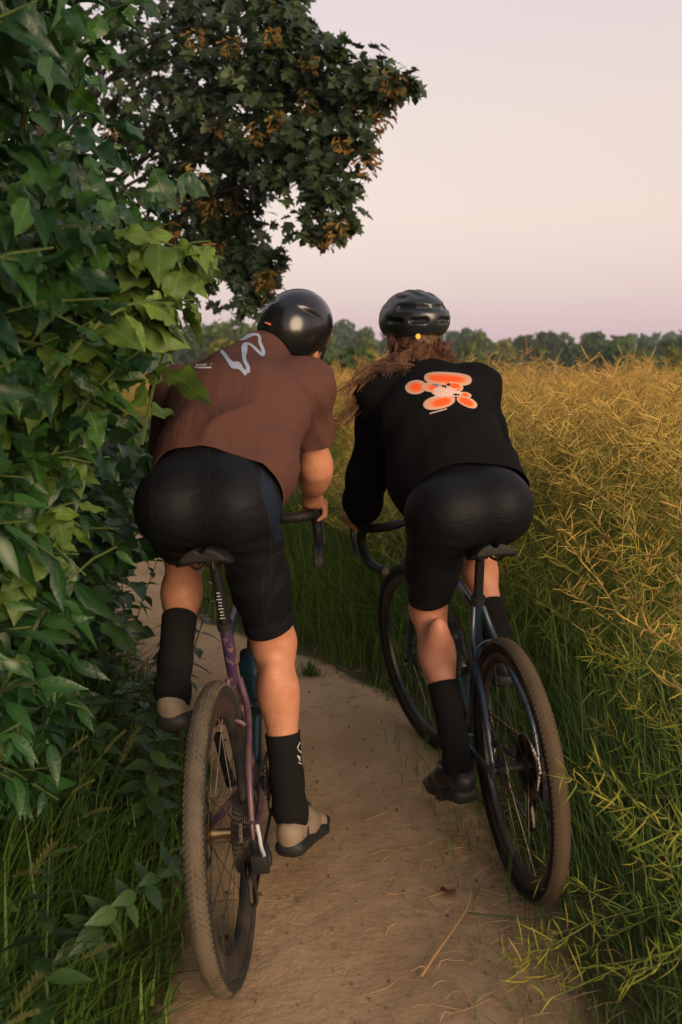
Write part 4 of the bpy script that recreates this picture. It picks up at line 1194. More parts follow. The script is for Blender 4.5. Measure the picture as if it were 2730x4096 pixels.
def make_bike(name, label, MX, cfg):
    root = empty(name, MX); tag(root, label, 'bicycle')
    axle, BB, front = Vector((0, 0, .345)), Vector((0, .425, .275)), Vector((0, 1.02, .345))
    sd_ = Vector((0, -.284, .959))          # up the seat tube
    saddle = BB + sd_ * cfg['saddle']
    st_top = BB + sd_ * cfg['seat_tube']
    axd = Vector((0, -.309, .951)); A0 = Vector((0, .972, .330))
    def on_axis(z): return A0 + axd * ((z - .330) / .951)
    hb, ht = on_axis(.715), on_axis(cfg['stem_z'] - .055)
    mF, mB = cfg['frame'], cfg['frame2']
    def tube(nm, pts, r, m, n=14, **k): mb = MB(); mb.tube(pts, r, n, **k); return mb.build(nm, m, root)
    tube('seat_tube', [BB, BB + sd_ * .12, st_top], [.019, .0165, .0165], cfg['seat_mat'])
    tube('top_tube', [st_top - sd_ * .03, ht - axd * .025], [.015, .018], mB)
    tube('down_tube', [BB, BB.lerp(hb, .5), hb + axd * .02], [.022, .024, .022], mB)
    tube('head_tube', [hb, ht], [.026, .023], mB)
    tube('bottom_bracket', [BB + Vector((-.038, 0, 0)), BB + Vector((.038, 0, 0))], .022, mB)
    join_ = BB + sd_ * cfg['stay']
    for s in (-1, 1):
        drop = axle + Vector((s * .064, 0, .012))
        tube('seat_stay', catmull([drop, drop + Vector((-s * .004, .06, .12)), Vector((s * .036, join_.y - .06, join_.z - .075 if cfg['dropped'] else lerp(drop.z, join_.z, .72))), join_ + Vector((s * .014, -.004, 0))], 6),
             [lerp(.0075, .009, i / 18) for i in range(19)], mF, 10)
        tube('chain_stay', catmull([axle + Vector((s * .064, .006, -.008)), Vector((s * .052, .16, .305)), Vector((s * .038, .30, .285)), BB + Vector((s * .022, -.01, 0))], 6), [lerp(.0085, .011, i / 18) for i in range(19)], mF, 10)
        mb = MB(); mb.box(axle + Vector((s * .067, -.004, 0)), (.008, .036, .052)); o = mb.build('dropout', mF, root, bevel=.004)
    br = (axle + Vector((0, .09, .375))) if not cfg['dropped'] else Vector((0, .155, .595))
    zz = join_.z - .085
    bridge_y = lerp(0, join_.y, .70) - .015
    tube('stay_bridge', catmull([Vector((-.036, bridge_y, zz - .004)), Vector((-.018, bridge_y - .004, zz + .012)), Vector((.018, bridge_y - .004, zz + .012)), Vector((.036, bridge_y, zz - .004))], 4), .006, mF, 8)
    # seat post, clamp, saddle
    tube('seat_collar', [st_top - sd_ * .004, st_top + sd_ * .014], .0205, m_matte)
    sp = tube('seatpost', [st_top, saddle - sd_ * .055], .0138, m_black)
    for k in range(9 if cfg['marks'] else 0):
        mb = MB(); c = st_top + sd_ * (.03 + .009 * k) + Vector((0, -.0145, -.001)); mb.box(c, (.009 if k % 3 else .013, .0012, .0012)); mb.build('height_mark', m_white, sp)
    mb = MB(); c = saddle - sd_ * .055
    mb.box(c + Vector((0, .004, .008)), (.036, .052, .022)); mb.tube([c + Vector((0, -.02, -.012)), c + Vector((0, -.02, .018))], .005, 8); mb.tube([c + Vector((-.02, .004, .01)), c + Vector((.02, .004, .01))], .011, 10)
    mb.build('saddle_clamp', m_darksteel, root, bevel=.003)
    S0 = saddle
    def saddle_f(P, cull=True):
        q = (P - np.array(S0, np.float32))
        y = q[:, 1]
        wv = np.interp(y, [-.135, -.115, -.06, .0, .06, .12, .145], [.052, .068, .066, .040, .024, .020, .012])
        th = np.interp(y, [-.135, -.06, .145], [.017, .020, .013])
        zc = np.interp(y, [-.135, -.05, .05, .145], [.004, -.008, -.010, -.022]) - 5.0 * q[:, 0] ** 2
        d2 = np.sqrt((q[:, 0] / wv) ** 2 + ((q[:, 2] - zc + .006) / th) ** 2 + .02)
        d = (d2 - 1) * np.minimum(wv, th)
        d = np.maximum(d, np.abs(y - .005) - .14)
        groove = np.sqrt((q[:, 0] / .011) ** 2 + ((q[:, 2] - zc - .014) / .016) ** 2)
        gd = np.maximum((groove - 1) * .011, np.abs(y + .035) - .12)
        return np.maximum(d, -gd).astype(np.float32)
    s_ = sdf_obj('saddle', saddle_f, (S0.x - .08, S0.y - .15, S0.z - .07), (S0.x + .08, S0.y + .16, S0.z + .04), .004, m_rubber, root, it=2)
    mb = MB()
    for s in (-1, 1): mb.tube(catmull([S0 + Vector((s * .042, -.115, -.012)), S0 + Vector((s * .024, -.075, -.045)), S0 + Vector((s * .022, .04, -.047)), S0 + Vector((s * .010, .115, -.03))], 5), .0036, 8)
    mb.build('rails', m_darksteel, s_)
    # rear wheel
    make_wheel(root, Matrix.Translation(axle), cfg['tyre'], cfg['knob'], cfg['rim'], 24, hub_m=cfg['hub'])
    # cassette
    mb = MB()
    for k in range(11):
        r_ = .086 - .0062 * k; x = .030 + .0032 * k
        prof = []
        n = max(12, int(44 - 2.6 * k)); V, F = [], []
        for i in range(n * 2):
            a = math.pi * i / n; rr = r_ + (.0022 if i % 2 else -.0018)
            for xx in (x - .0008, x + .0008):
                V.append((axle.x + xx, axle.y + rr * math.cos(a), axle.z + rr * math.sin(a))); V.append((axle.x + xx, axle.y + (r_ - .014) * math.cos(a), axle.z + (r_ - .014) * math.sin(a)))
        m_ = n * 2
        for i in range(m_):
            j = (i + 1) % m_
            F += [(4 * i, 4 * j, 4 * j + 1, 4 * i + 1), (4 * i + 2, 4 * i + 3, 4 * j + 3, 4 * j + 2), (4 * i, 4 * i + 2, 4 * j + 2, 4 * j)]
        mb.add(V, F)
    mb.tube([axle + Vector((.026, 0, 0)), axle + Vector((.062, 0, 0))], .017, 16)
    mb.build('cassette', m_darksteel, root, smooth=False)
    tube('axle', [axle + Vector((-.073, 0, 0)), axle + Vector((.073, 0, 0))], .0065, cfg['axle'])
    if cfg['lever']:
        tube('axle_lever', catmull([axle + Vector((.078, -.012, .020)), axle + Vector((.082, -.022, .0)), axle + Vector((.086, -.036, -.022)), axle + Vector((.094, -.052, -.036))], 4), [.0045] * 10 + [.0045, .0042, .004], m_silver, 8)
    # rear derailleur
    d0 = axle + Vector((.072, -.016, -.036))
    dr = empty('rear_derailleur', None, root)
    mb = MB(); mb.box(d0 + Vector((.006, .004, -.026)), (.040, .050, .052), Matrix.Rotation(.25, 3, 'X')); mb.box(d0 + Vector((.0, .006, .012)), (.020, .026, .03))
    mb.tube([d0 + Vector((-.02, .01, -.03)), d0 + Vector((.03, .01, -.03))], .017, 14)
    mb.build('body', m_matte, dr, bevel=.005)
    p1, p2 = d0 + Vector((-.028, .012, -.058)), d0 + Vector((-.028, .040, -.140))
    mb = MB()
    for sx in (-.006, .008): mb.tube([p1 + Vector((sx, 0, .012)), p1.lerp(p2, .5) + Vector((sx, .012, 0)), p2 + Vector((sx, 0, -.014))], [.016, .013, .016], 10, flat=.16, up=(0, 1, 0))
    mb.build('cage', m_matte, dr)
    for p in (p1, p2):
        mb = MB(); mb.revolve([(.020, -.002), (.022, 0), (.020, .002), (.005, .003), (.005, -.003)], 22, c=p + Vector((.001, 0, 0))); mb.build('pulley', m_rubber, dr)
    # crankset
    cr = empty('crankset', None, root)
    rx = .047
    for nm, r_, x in (('chainring', .084, rx),):
        V, F = [], []; n = 42
        for i in range(n * 2):
            a = math.pi * i / n; rr = r_ + (.002 if i % 2 else -.002)
            for xx in (x - .0016, x + .0016):
                V.append((xx, BB.y + rr * math.cos(a), BB.z + rr * math.sin(a))); V.append((xx, BB.y + (r_ - .016) * math.cos(a), BB.z + (r_ - .016) * math.sin(a)))
        m_ = n * 2
        for i in range(m_):
            j = (i + 1) % m_
            F += [(4 * i, 4 * j, 4 * j + 1, 4 * i + 1), (4 * i + 2, 4 * i + 3, 4 * j + 3, 4 * j + 2), (4 * i, 4 * i + 2, 4 * j + 2, 4 * j), (4 * i + 1, 4 * j + 1, 4 * j + 3, 4 * i + 3)]
        mb = MB(); mb.add(V, F)
        for k in range(4):
            a = k * math.pi / 2 + .5; mb.tube([BB + Vector((x, 0, 0)), BB + Vector((x, .07 * math.cos(a), .07 * math.sin(a)))], [.014, .008], 8, flat=.35, up=(0, math.sin(a), -math.cos(a)))
        mb.build(nm, m_darksteel, cr)
    ca = cfg['crank']; cdv = Vector((0, math.cos(ca), math.sin(ca)))       # right arm's direction
    for s in (-1, 1):
        e_ = BB + cdv * (.172 * s)
        mb = MB(); mb.tube([BB + Vector((s * .058, 0, 0)), BB + Vector((s * .068, 0, 0)) + cdv * (.09 * s), e_ + Vector((s * .072, 0, 0))], [.015, .012, .012], 12, flat=.6, up=(1, 0, 0)); mb.build('crank_arm', m_matte, cr)
        pd = empty('pedal', None, root)
        c = e_ + Vector((s * .115, 0, 0)); tilt = Matrix.Rotation(cfg['pedal_tilt'][0 if s < 0 else 1], 3, 'X')
        mb = MB(); mb.tube([e_ + Vector((s * .075, 0, 0)), e_ + Vector((s * .145, 0, 0))], .007, 10); mb.build('axle', m_darksteel, pd)
        mb = MB(); mb.box(c, (.052, .058, .014), tilt); mb.box(c + tilt @ Vector((0, .032, .004)), (.04, .014, .010), tilt); mb.box(c + tilt @ Vector((0, -.032, .004)), (.034, .012, .010), tilt); mb.build('body', m_matte, pd, bevel=.003)
    # chain
    V = MB()
    cs, rr = axle + Vector((.046, 0, 0)), .055
    pr = [BB + Vector((rx, .0, .085)), BB + Vector((rx, -.04, .077)), cs + Vector((0, .01, rr)), cs + Vector((0, -rr * .7, rr * .7)), cs + Vector((0, -rr, 0)), cs + Vector((0, -rr * .6, -rr * .75)), p1 + Vector((0, .022, .006)), p1 + Vector((0, .02, -.01)), p2 + Vector((0, -.022, .0)), p2 + Vector((0, -.004, -.022)), p2 + Vector((0, .02, -.008)), BB + Vector((rx, -.05, -.069)), BB + Vector((rx, .0, -.085)), BB + Vector((rx, .085, 0)), BB + Vector((rx, .06, .06)), BB + Vector((rx, 0, .085))]
    dense = []
    for a, b in zip(pr[:-1], pr[1:]):
        n = max(1, int((b - a).length / .0127))
        dense += [a.lerp(b, k / n) for k in range(n)]
    for i, p in enumerate(dense):
        q = dense[(i + 1) % len(dense)]; d = (q - p)
        if d.length < 1e-5: continue
        Mr = d.normalized().to_track_quat('Y', 'X').to_matrix()
        V.box((p + q) / 2, (.0075 if i % 2 else .0055, d.length * 1.02, .0075), Mr)
    V.build('chain', m_darksteel, root, smooth=False)
    # fork, front wheel, bars turn about the steering axis
    Q = Matrix.Translation(A0) @ Matrix.Rotation(cfg['steer'], 4, axd) @ Matrix.Translation(-A0)
    fe = empty('fork', None, root); fe.matrix_basis = Q
    for s in (-1, 1):
        mb = MB(); mb.tube(catmull([front + Vector((s * .056, -.012, -.012)), front + Vector((s * .054, -.02, .06)), Vector((s * .046, .925, .58)), Vector((s * .036, on_axis(.70).y + .01, .695)), on_axis(.716) + Vector((s * .012, 0, 0))], 5), [.0095] * 6 + [.012] * 5 + [.0135] * 10, 12); mb.build('leg', mB, fe)
    mb = MB(); mb.tube([on_axis(.70), on_axis(.722)], [.024, .026], 14); mb.build('crown', mB, fe)
    W = make_wheel(root, Q @ Matrix.Translation(front), cfg['tyre_f'], cfg['knob_f'], cfg['rim'], 24)
    he = empty('handlebar', None, root); he.matrix_basis = Q
    sz = cfg['stem_z']; s0 = on_axis(sz - .02); by, bz = cfg['bar']
    mb = MB(); mb.tube([on_axis(sz - .06), on_axis(sz + .012)], .0185, 14); mb.tube([s0, Vector((0, by, bz))], [.018, .019], 14); mb.tube([Vector((-.022, by, bz)), Vector((.022, by, bz))], .021, 14)
    mb.build('stem', m_matte, he)
    pts = [(0, by, bz), (.07, by, bz), (.14, by - .002, bz), (.178, by + .018, bz), (.190, by + .060, bz - .004), (.193, by + .092, bz - .028), (.196, by + .092, bz - .070), (.199, by + .050, bz - .112), (.203, by - .02, bz - .124), (.207, by - .100, bz - .122)]
    for s in (-1, 1):
        P = catmull([Vector((s * x, y, z)) for x, y, z in pts], 6)
        mb = MB(); mb.tube(P, [.0128 if i < 8 else .0162 + .0005 * (i % 2) for i in range(len(P))], 14); mb.build('bar_tape', m_rubber, he)
        e_ = P[-1]; mb = MB(); mb.tube([e_ + Vector((0, .002, 0)), e_ + Vector((0, -.006, 0))], [.0158, .013], 14); mb.build('end_plug', m_matte if not cfg['plug'] else m_darksteel, he)
        hd = Vector((s * .191, by + .06, bz + .004))
        f = field([Cone(hd + Vector((0, -.005, -.004)), hd + Vector((s * .002, .075, .006)), .019, .019, .01, side=(1, 0, 0), da=.022, db=.024), Cone(hd + Vector((s * .002, .075, .01)), hd + Vector((s * .001, .095, .040)), .0165, .0125, .015)])
        sdf_obj('brake_hood', f, hd + Vector((-.04, -.05, -.05)), hd + Vector((.05, .13, .08)), .004, m_rubber, he)
        mb = MB(); mb.tube(catmull([hd + Vector((s * .004, .088, .012)), hd + Vector((s * .008, .102, -.02)), hd + Vector((s * .012, .088, -.075)), hd + Vector((s * .016, .070, -.118))], 4), [.008, .008, .008, .0085, .0085, .009, .009, .009, .0095, .0095, .009, .008, .006], 8, flat=.55, up=(1, 0, 0)); mb.build('brake_lever', m_black, he)
    # bottle cages
    for (a, b, off) in ((BB.lerp(hb, .30), BB.lerp(hb, .62), 1),):
        ax = (b - a).normalized(); up = Vector((0, -ax.z, ax.y))
        c0 = a + up * .062
        mb = MB()
        for q in (.02, .10): mb.tube([c0 + ax * q + (Vector((1, 0, 0)) * math.cos(t_) + up * math.sin(t_)) * .039 for t_ in np.linspace(-2.6, -.54 + 3.2 * (q < .05), 12)], .003, 6, cap=True)
        mb.tube([c0 - up * .036, c0 - up * .036 + ax * .12], .0035, 6)
        mb.build('bottle_cage', m_matte, root)
        bt = empty('water_bottle', MX); tag(bt, cfg['bottle_label'], 'water bottle')
        mb = MB(); prof = [(0, 0), (.034, 0), (.0365, .004), (.0365, .085), (.033, .092), (.033, .100), (.0365, .107), (.0365, .145), (.030, .163), (.030, .168)]
        def rev(prof): 
            m = MB(); V, F = [], []; n = 24
            for r_, z in prof:
                for k in range(n):
                    t_ = 2 * math.pi * k / n; V.append(c0 + ax * z + (Vector((1, 0, 0)) * math.cos(t_) + up * math.sin(t_)) * r_)
            for i in range(len(prof) - 1):
                for k in range(n): F.append((i * n + k, i * n + (k + 1) % n, (i + 1) * n + (k + 1) % n, (i + 1) * n + k))
            return m.add(V, F)
        rev(prof).build('body', cfg['bottle'], bt)
        rev([(.0325, .160), (.0330, .164), (.0330, .182), (.020, .190), (.010, .192), (.010, .206), (.012, .208), (.011, .214), (0, .214)]).build('lid', m_matte, bt)
    return root
bikeL = make_bike('bicycle', 'gravel bicycle with mottled purple frame and dusty tan tyres under the rider in brown', MX_L,
    dict(saddle=.735, seat_tube=.50, stay=.345, dropped=True, stem_z=.90, bar=(.885, .925), frame=m_purple, frame2=m_teal, seat_mat=m_mottle, marks=True, tyre=m_tyre_l, tyre_f=m_tyre_l, knob=m_knob_l, knob_f=m_knob_l,
         rim=.050, hub=m_gold, axle=m_gold, lever=True, crank=RAD(-75), pedal_tilt=(-.15, -.3), steer=RAD(0), plug=False, bottle=m_bottle, bottle_label='dark teal water bottle in the cage of the purple bicycle'))
bikeR = make_bike('bicycle', 'slim blue-black bicycle with brown-dusted rear tyre, ridden by the rider in black', MX_R,
    dict(saddle=.672, seat_tube=.475, stay=.455, dropped=False, stem_z=.865, bar=(.868, .880), frame=m_blueframe, frame2=m_blueframe, seat_mat=m_blueframe, marks=False, tyre=m_tyre_r, tyre_f=m_tyre_k, knob=m_tyre_r, knob_f=m_tyre_k,
         rim=.032, hub=m_matte, axle=m_darksteel, lever=False, crank=RAD(60), pedal_tilt=(-.2, -.35), steer=RAD(13.8), plug=True, bottle=m_bottle_k, bottle_label='black water bottle in the cage of the blue-black bicycle'))

# ================================================================== RIDERS (same local axes as their bicycles)
m_skin = mat('skin', (0.47, 0.22, 0.13), 0.5, 0.35, col2=(0.42, 0.175, 0.098), nscale=34, ncontrast=(0.35, 0.7), bump=0.0016, bscale=120, sub=0.12)
m_skin2 = mat('skin_fair', (0.55, 0.26, 0.165), 0.48, 0.35, col2=(0.49, 0.205, 0.125), nscale=22, ncontrast=(0.35, 0.7), bump=0.0006, bscale=300, sub=0.25)
m_tee = mat('brown_cotton', (0.094, 0.042, 0.033), 0.92, 0.12, col2=(0.080, 0.036, 0.028), nscale=300, bump=0.016, bscale=11, bstretch=(1.0, .40, .30))
m_sweat = mat('black_cotton', (0.006, 0.006, 0.0065), 0.95, 0.06, bump=0.014, bscale=16, bstretch=(1.0, .5, .3))
m_lycra = mat('black_lycra', (0.0045, 0.0050, 0.0068), 0.62, 0.18, bump=0.005, bscale=22, bstretch=(.7, .7, 1.6))
m_lycra2 = mat('lycra_side_panel', (0.0055, 0.006, 0.009), 0.65, 0.2, bump=0.0008, bscale=500)
m_sock = mat('black_sock', (0.010, 0.0095, 0.0095), 0.95, 0.1, bump=0.0015, bscale=350)
m_shoe_tan = mat('shoe_tan', (0.245, 0.185, 0.130), 0.6, 0.3, col2=(0.20, 0.15, 0.105), nscale=30)
m_shoe_black = mat('shoe_black', (0.013, 0.013, 0.014), 0.42, 0.45)
m_sole = mat('shoe_sole', (0.016, 0.016, 0.016), 0.6, 0.35, bump=0.001, bscale=200)
m_helmet_gloss = mat('helmet_gloss_black', (0.008, 0.008, 0.009), 0.24, 0.5, coat=0.25)
m_helmet_dark = mat('helmet_satin_black', (0.013, 0.016, 0.020), 0.34, 0.5, coat=0.25)
m_foam = mat('helmet_foam', (0.010, 0.010, 0.010), 0.9, 0.2)
m_hair_short = mat('short_hair', (0.035, 0.022, 0.014), 0.8, 0.3, bump=0.003, bscale=300)
m_hair = mat('brown_hair', (0.120, 0.055, 0.026), 0.42, 0.5, rnd=((0.5, 0.5, 0.5), (1.7, 1.6, 1.5)))
m_eye = mat('eye_white', (0.7, 0.68, 0.65), 0.2, 0.5)
m_strap = mat('strap', (0.014, 0.014, 0.014), 0.8, 0.2)
m_yoke = mat('yoke_seam', (0.11, 0.05, 0.042), .9, .1)
m_logo = mat('pale_blue_print', (0.27, 0.32, 0.42), 0.8, 0.2)
m_peach = mat('peach_print', (0.56, 0.30, 0.20), 0.85, 0.15)
m_peach2 = mat('salmon_print', (0.66, 0.22, 0.11), 0.85, 0.15)
m_orange = mat('orange_print', (0.78, 0.095, 0.016), 0.85, 0.15)
m_scribble = mat('pink_white_print', (0.62, 0.47, 0.44), 0.85, 0.15)
m_blueprint = mat('blue_print', (0.12, 0.16, 0.30), 0.85, 0.15)
m_yellow = mat('yellow_badge', (0.55, 0.36, 0.02), 0.5, 0.4)
m_amber = mat('amber_badge', (0.65, 0.16, 0.07), 0.5, 0.4)
def rotm(yaw, pitch, roll): return Matrix.Rotation(yaw, 3, 'Z') @ Matrix.Rotation(pitch, 3, 'X') @ Matrix.Rotation(roll, 3, 'Y')
V3 = lambda *a: np.array(a, np.float32)
def mixp(a, b, t): return np.asarray(a, np.float32) * (1 - t) + np.asarray(b, np.float32) * t

# --- prints: thin shapes laid on the cloth
def surf(o, out=0.004):
    bm = bmesh.new(); bm.from_mesh(o.data); bmesh.ops.triangulate(bm, faces=bm.faces)
    return BVHTree.FromBMesh(bm), out
def on_cloth(bvh, MX, px, py, lift):
    """where the line of sight to (px, py) of the 1568-wide photograph meets the cloth, in the rider's axes"""
    inv = MX.inverted()
    o_ = inv @ Vector((0, 0, CAM_H)); p = inv @ Vector(at_px(px, py, 3.0)); d = (p - o_).normalized()
    h = bvh.ray_cast(o_, d)
    if h[0] is None: return None
    n = h[1] if h[1].dot(d) < 0 else -h[1]
    return h[0] + n * lift
def ribbon(bvh, MX, pts, name, material, parent, lift=.0042, sub=4):
    """pts = [(px, py, width)]"""
    C = catmull([(x, y, w_) for x, y, w_ in pts], sub)
    V, F = [], []
    for i, c in enumerate(C):
        a, b = C[max(i - 1, 0)], C[min(i + 1, len(C) - 1)]
        d = Vector((b.x - a.x, b.y - a.y)); d = d.normalized() if d.length > 1e-6 else Vector((1, 0))
        n = Vector((-d.y, d.x))
        row = [on_cloth(bvh, MX, c.x + n.x * c.z * k / 2, c.y + n.y * c.z * k / 2, lift) for k in (-1, -.33, .33, 1)]
        if any(r is None for r in row): continue
        V += row
    k = len(V) // 4
    for i in range(k - 1):
        for j in range(3): F.append((4 * i + j, 4 * i + j + 1, 4 * i + 5 + j, 4 * i + 4 + j))
    mb = MB(); mb.add(V, F)
    return mb.build(name, material, parent)
def build_rider(spec):
    J = {k: np.asarray(v, np.float32) for k, v in spec['J'].items()}
    MX = spec['MX']; fem = spec['fem']
    root = empty('person', MX); tag(root, spec['label'], 'person')
    HM = np.array(rotm(*spec['head_rot'])); HC = J['head']
    def hp(*p): return HC + HM @ np.array(p)
    side_h = unit(J['hipR'] - J['hipL']); side_s = unit(J['shR'] - J['shL'])
    wp, ww, wc, wu = spec['w']; dp, dw, dc, du = spec['d']
    torso = [Cone(J['pel'], J['wst'], wp, ww, .03, side=side_h, da=dp, db=dw), Cone(J['wst'], J['chs'], ww, wc, .04, side=mixp(side_h, side_s, .5), da=dw, db=dc),
             Cone(J['chs'], J['upc'], wc, wu, .04, side=side_s, da=dc, db=du), Cone(J['upc'], J['nek'], .115, .056, .05, side=side_s, da=.075, db=.056)]
    glute = []
    for s in 'LR':
        glute.append(Ell(mixp(J['hip' + s], J['pel'], .12) + V3(0, -.042, .022), (.080, .096, .084), .05))
    def leg(s, off=0.0):
        h, k, a = J['hip' + s], J['kn' + s], J['an' + s]
        tr, kr, cr_, ar = spec['leg']
        d = unit(a - k)
        back = unit(np.cross(np.cross(d, unit(h - k)), d)); back = -back if (back @ unit(h - k)) > 0 else back
        fw = unit(mixp(k, k, 0) - mixp(h, a, .5))     # where the knee points
        bk = -fw
        th = [Cone(h, mixp(h, k, .55), tr, tr * .80, .04), Cone(mixp(h, k, .5), k, tr * .82, kr, .03)]
        sh = [Cone(k, mixp(k, a, .30), kr * .95, cr_ * .93, .03), Ell(mixp(k, a, .30) + bk * cr_ * .30, (cr_ * .86, cr_ * .92, .095), .03, M=np.stack([unit(np.cross(d, fw)), fw, d], 1)),
              Cone(mixp(k, a, .28), mixp(k, a, .85), cr_ * .88, ar * 1.08, .03), Cone(mixp(k, a, .8), a, ar * 1.06, ar, .02), Ell(k + fw * kr * .30, (kr * .55, kr * .55, kr * .7), .05)]
        return th, sh
    thL, shL = leg('L'); thR, shR = leg('R')
    def foot(s):
        a, h, t_ = J['an' + s], J['heel' + s], J['toe' + s]
        return [Cone(a, mixp(h, t_, .22) + V3(0, 0, .030), .028, .024, .02), Cone(mixp(h, t_, .12) + V3(0, 0, .030), mixp(h, t_, .62) + V3(0, 0, .022), .022, .026, .02), Cone(mixp(h, t_, .62) + V3(0, 0, .020), mixp(h, t_, .92) + V3(0, 0, .014), .022, .012, .02)]
    def arm(s):
        sh, e, w_ = J['sh' + s], J['el' + s], J['wr' + s]
        ur, er, fr, wr_ = spec['arm']
        return [Ell(sh, (ur * 1.18, ur * 1.2, ur * 1.18), .05), Cone(sh, e, ur, er, .035), Cone(e, mixp(e, w_, .38), er * .92, fr * .96, .06), Cone(mixp(e, w_, .30), w_, fr * .96, wr_, .045)]
    def hand(s):
        sg = 1 if s == 'R' else -1
        w_, hd = J['wr' + s], J['hood' + s]
        ax = J['hoodax']; up = V3(0, 0, 1); sx = unit(np.cross(ax, up)) * sg
        def q(a, b, c): return hd + sx * a + ax * b + up * c
        P = [Cone(w_, q(.012, -.012, .032), .024, .021, .02), Cone(q(.000, -.020, .034), q(.004, .040, .031), .019, .014, .015), Cone(q(.016, -.022, .026), q(.020, .038, .024), .016, .012, .015)]
        for i in range(4):
            y = .046 - .0195 * i; r_ = (.0088, .0092, .0088, .0078)[i]
            c = [q(.016, y - .004, .026), q(.033, y + .003, .008), q(.031, y + .006, -.018), q(.010, y + .004, -.030)]
            for a_, b_, r0, r1 in zip(c[:-1], c[1:], (r_ * 1.08, r_, r_ * .95), (r_, r_ * .95, r_ * .85)): P.append(Cone(a_, b_, r0, r1, .006))
        P += [Cone(q(-.004, -.022, .030), q(-.026, .006, .012), .0135, .0105, .012), Cone(q(-.026, .006, .012), q(-.026, .036, -.008), .0105, .0085, .006)]
        return P
    HMn = HM.astype(np.float32)
    head = [Ell(hp(0, -.012, .030), (.074, .094, .086), .02, HMn), Ell(hp(0, .045, -.055), (.052, .052, .058), .035, HMn), Ell(hp(0, .055, -.01), (.058, .048, .085), .03, HMn), Cone(hp(0, .098, .022), hp(0, .122, -.020), .009, .014, .014),
            Ell(hp(0, .098, -.052), (.022, .012, .007), .008, HMn), Ell(hp(0, .092, -.064), (.020, .013, .008), .006, HMn), Ell(hp(0, .082, -.098), (.022, .020, .018), .02, HMn), Ell(hp(0, .088, .034), (.05, .016, .010), .015, HMn),
            Ell(hp(.076, -.008, -.018), (.008, .018, .033), .008, HMn @ np.array(rotm(.35, 0, 0), np.float32)), Ell(hp(-.076, -.008, -.018), (.008, .018, .033), .008, HMn @ np.array(rotm(-.35, 0, 0), np.float32)),
            Cone(J['nek'], hp(0, -.028, -.055), spec['neck'], spec['neck'] * .92, .03)]
    prims = torso + glute + thL + thR + shL + shR + foot('L') + foot('R') + arm('L') + arm('R') + hand('L') + hand('R') + head
    sdf_obj('body', field(prims), (-.46, -.06, .04), (.46, 1.22, 1.70), .0048, spec['skin'], root, it=1)
    for s in (-1, 1):
        mb = MB(); c = hp(s * .032, .090, .014); mb.revolve([(.0115 * math.sin(t_), .0115 * math.cos(t_)) for t_ in np.linspace(.05, 3.09, 9)], 12, c=c, closed=False); mb.build('eye', m_eye, root)
    # --- shorts
    cuts = []
    sh_pr = list(torso[:1]) + [Cone(J['pel'], mixp(J['pel'], J['wst'], .8), wp, ww, .03, side=side_h, da=dp, db=dw)] + glute
    for s, th in (('L', thL), ('R', thR)):
        sh_pr += th
        c = mixp(J['hip' + s], J['kn' + s], spec['cuff'][s]); n = unit(unit(J['kn' + s] - J['hip' + s]) + V3(*spec['cuff_n'][s]))
        cuts.append((c, n, .17))
        gb = mixp(J['hip' + s], J['kn' + s], .7)
        sdf_obj('leg_gripper', field(th, .0068), np.minimum(gb, J['kn' + s]) - .16, np.maximum(gb, J['kn' + s]) + .16, .005, m_lycra2, so_parent(root), cuts=[(Vector(c), Vector(n)), (Vector(c - n * .042), Vector(-n))], thick=.0014, it=3)
    def wave(P, D):
        low = np.clip((J['pel'][2] - .09 - P[:, 2]) * 12, 0, 1)
        fan = np.arctan2(P[:, 2] - J['pel'][2] + .10, np.abs(P[:, 0] - J['pel'][0]) + .02)
        return D + .0014 * np.sin(P[:, 2] * 95 + 8 * np.sin(P[:, 0] * 21)) * low + .0022 * np.sin(fan * 17) * np.exp(-((P[:, 2] - J['pel'][2] + .10) / .05) ** 2)
    so = cut_obj('cycling_shorts', field(sh_pr, .0055, wave), spec['box_shorts'][0], spec['box_shorts'][1], .0055, m_lycra, root, cuts, .002, it=3)
    # --- socks, shoes
    for s, shk in (('L', shL), ('R', shR)):
        k, a = J['kn' + s], J['an' + s]
        top = mixp(a, k, spec['sock'][s]); d = unit(k - a)
        P = list(shk[1:4]) + [Cone(a, mixp(J['heel' + s], J['toe' + s], .22) + V3(0, 0, .035), spec['leg'][3] * .95, .026, .03), Cone(a, mixp(J['heel' + s], J['toe' + s], .45) + V3(0, 0, .035), .030, .022, .03)]
        so_ = sdf_obj('sock', field(P, .0035), np.minimum(np.minimum(k, a), J['heel' + s]) - .11, np.maximum(np.maximum(k, a), J['toe' + s]) + .11, .005, m_sock, root, cuts=[(Vector(top), Vector(d))], thick=.0015, it=2)
        if not fem and s == 'R':
            bvk, _ = surf(so_)
            for px0, py0, px1, py1 in ((689, 1706, 683, 1720), (685, 1722, 692, 1730), (684, 1736, 691, 1742), (690, 1748, 684, 1738), (686, 1752, 693, 1756)):
                ribbon(bvk, MX, [(px0, py0, 1.8), ((px0 + px1) / 2, (py0 + py1) / 2, 1.5), (px1, py1, 1.8)], 'sock_print', m_white, so_, lift=.0026, sub=2)
        build_shoe(root, J['heel' + s], J['toe' + s], a, s, spec)
    return root, J, HM, HC, so, glute, arm

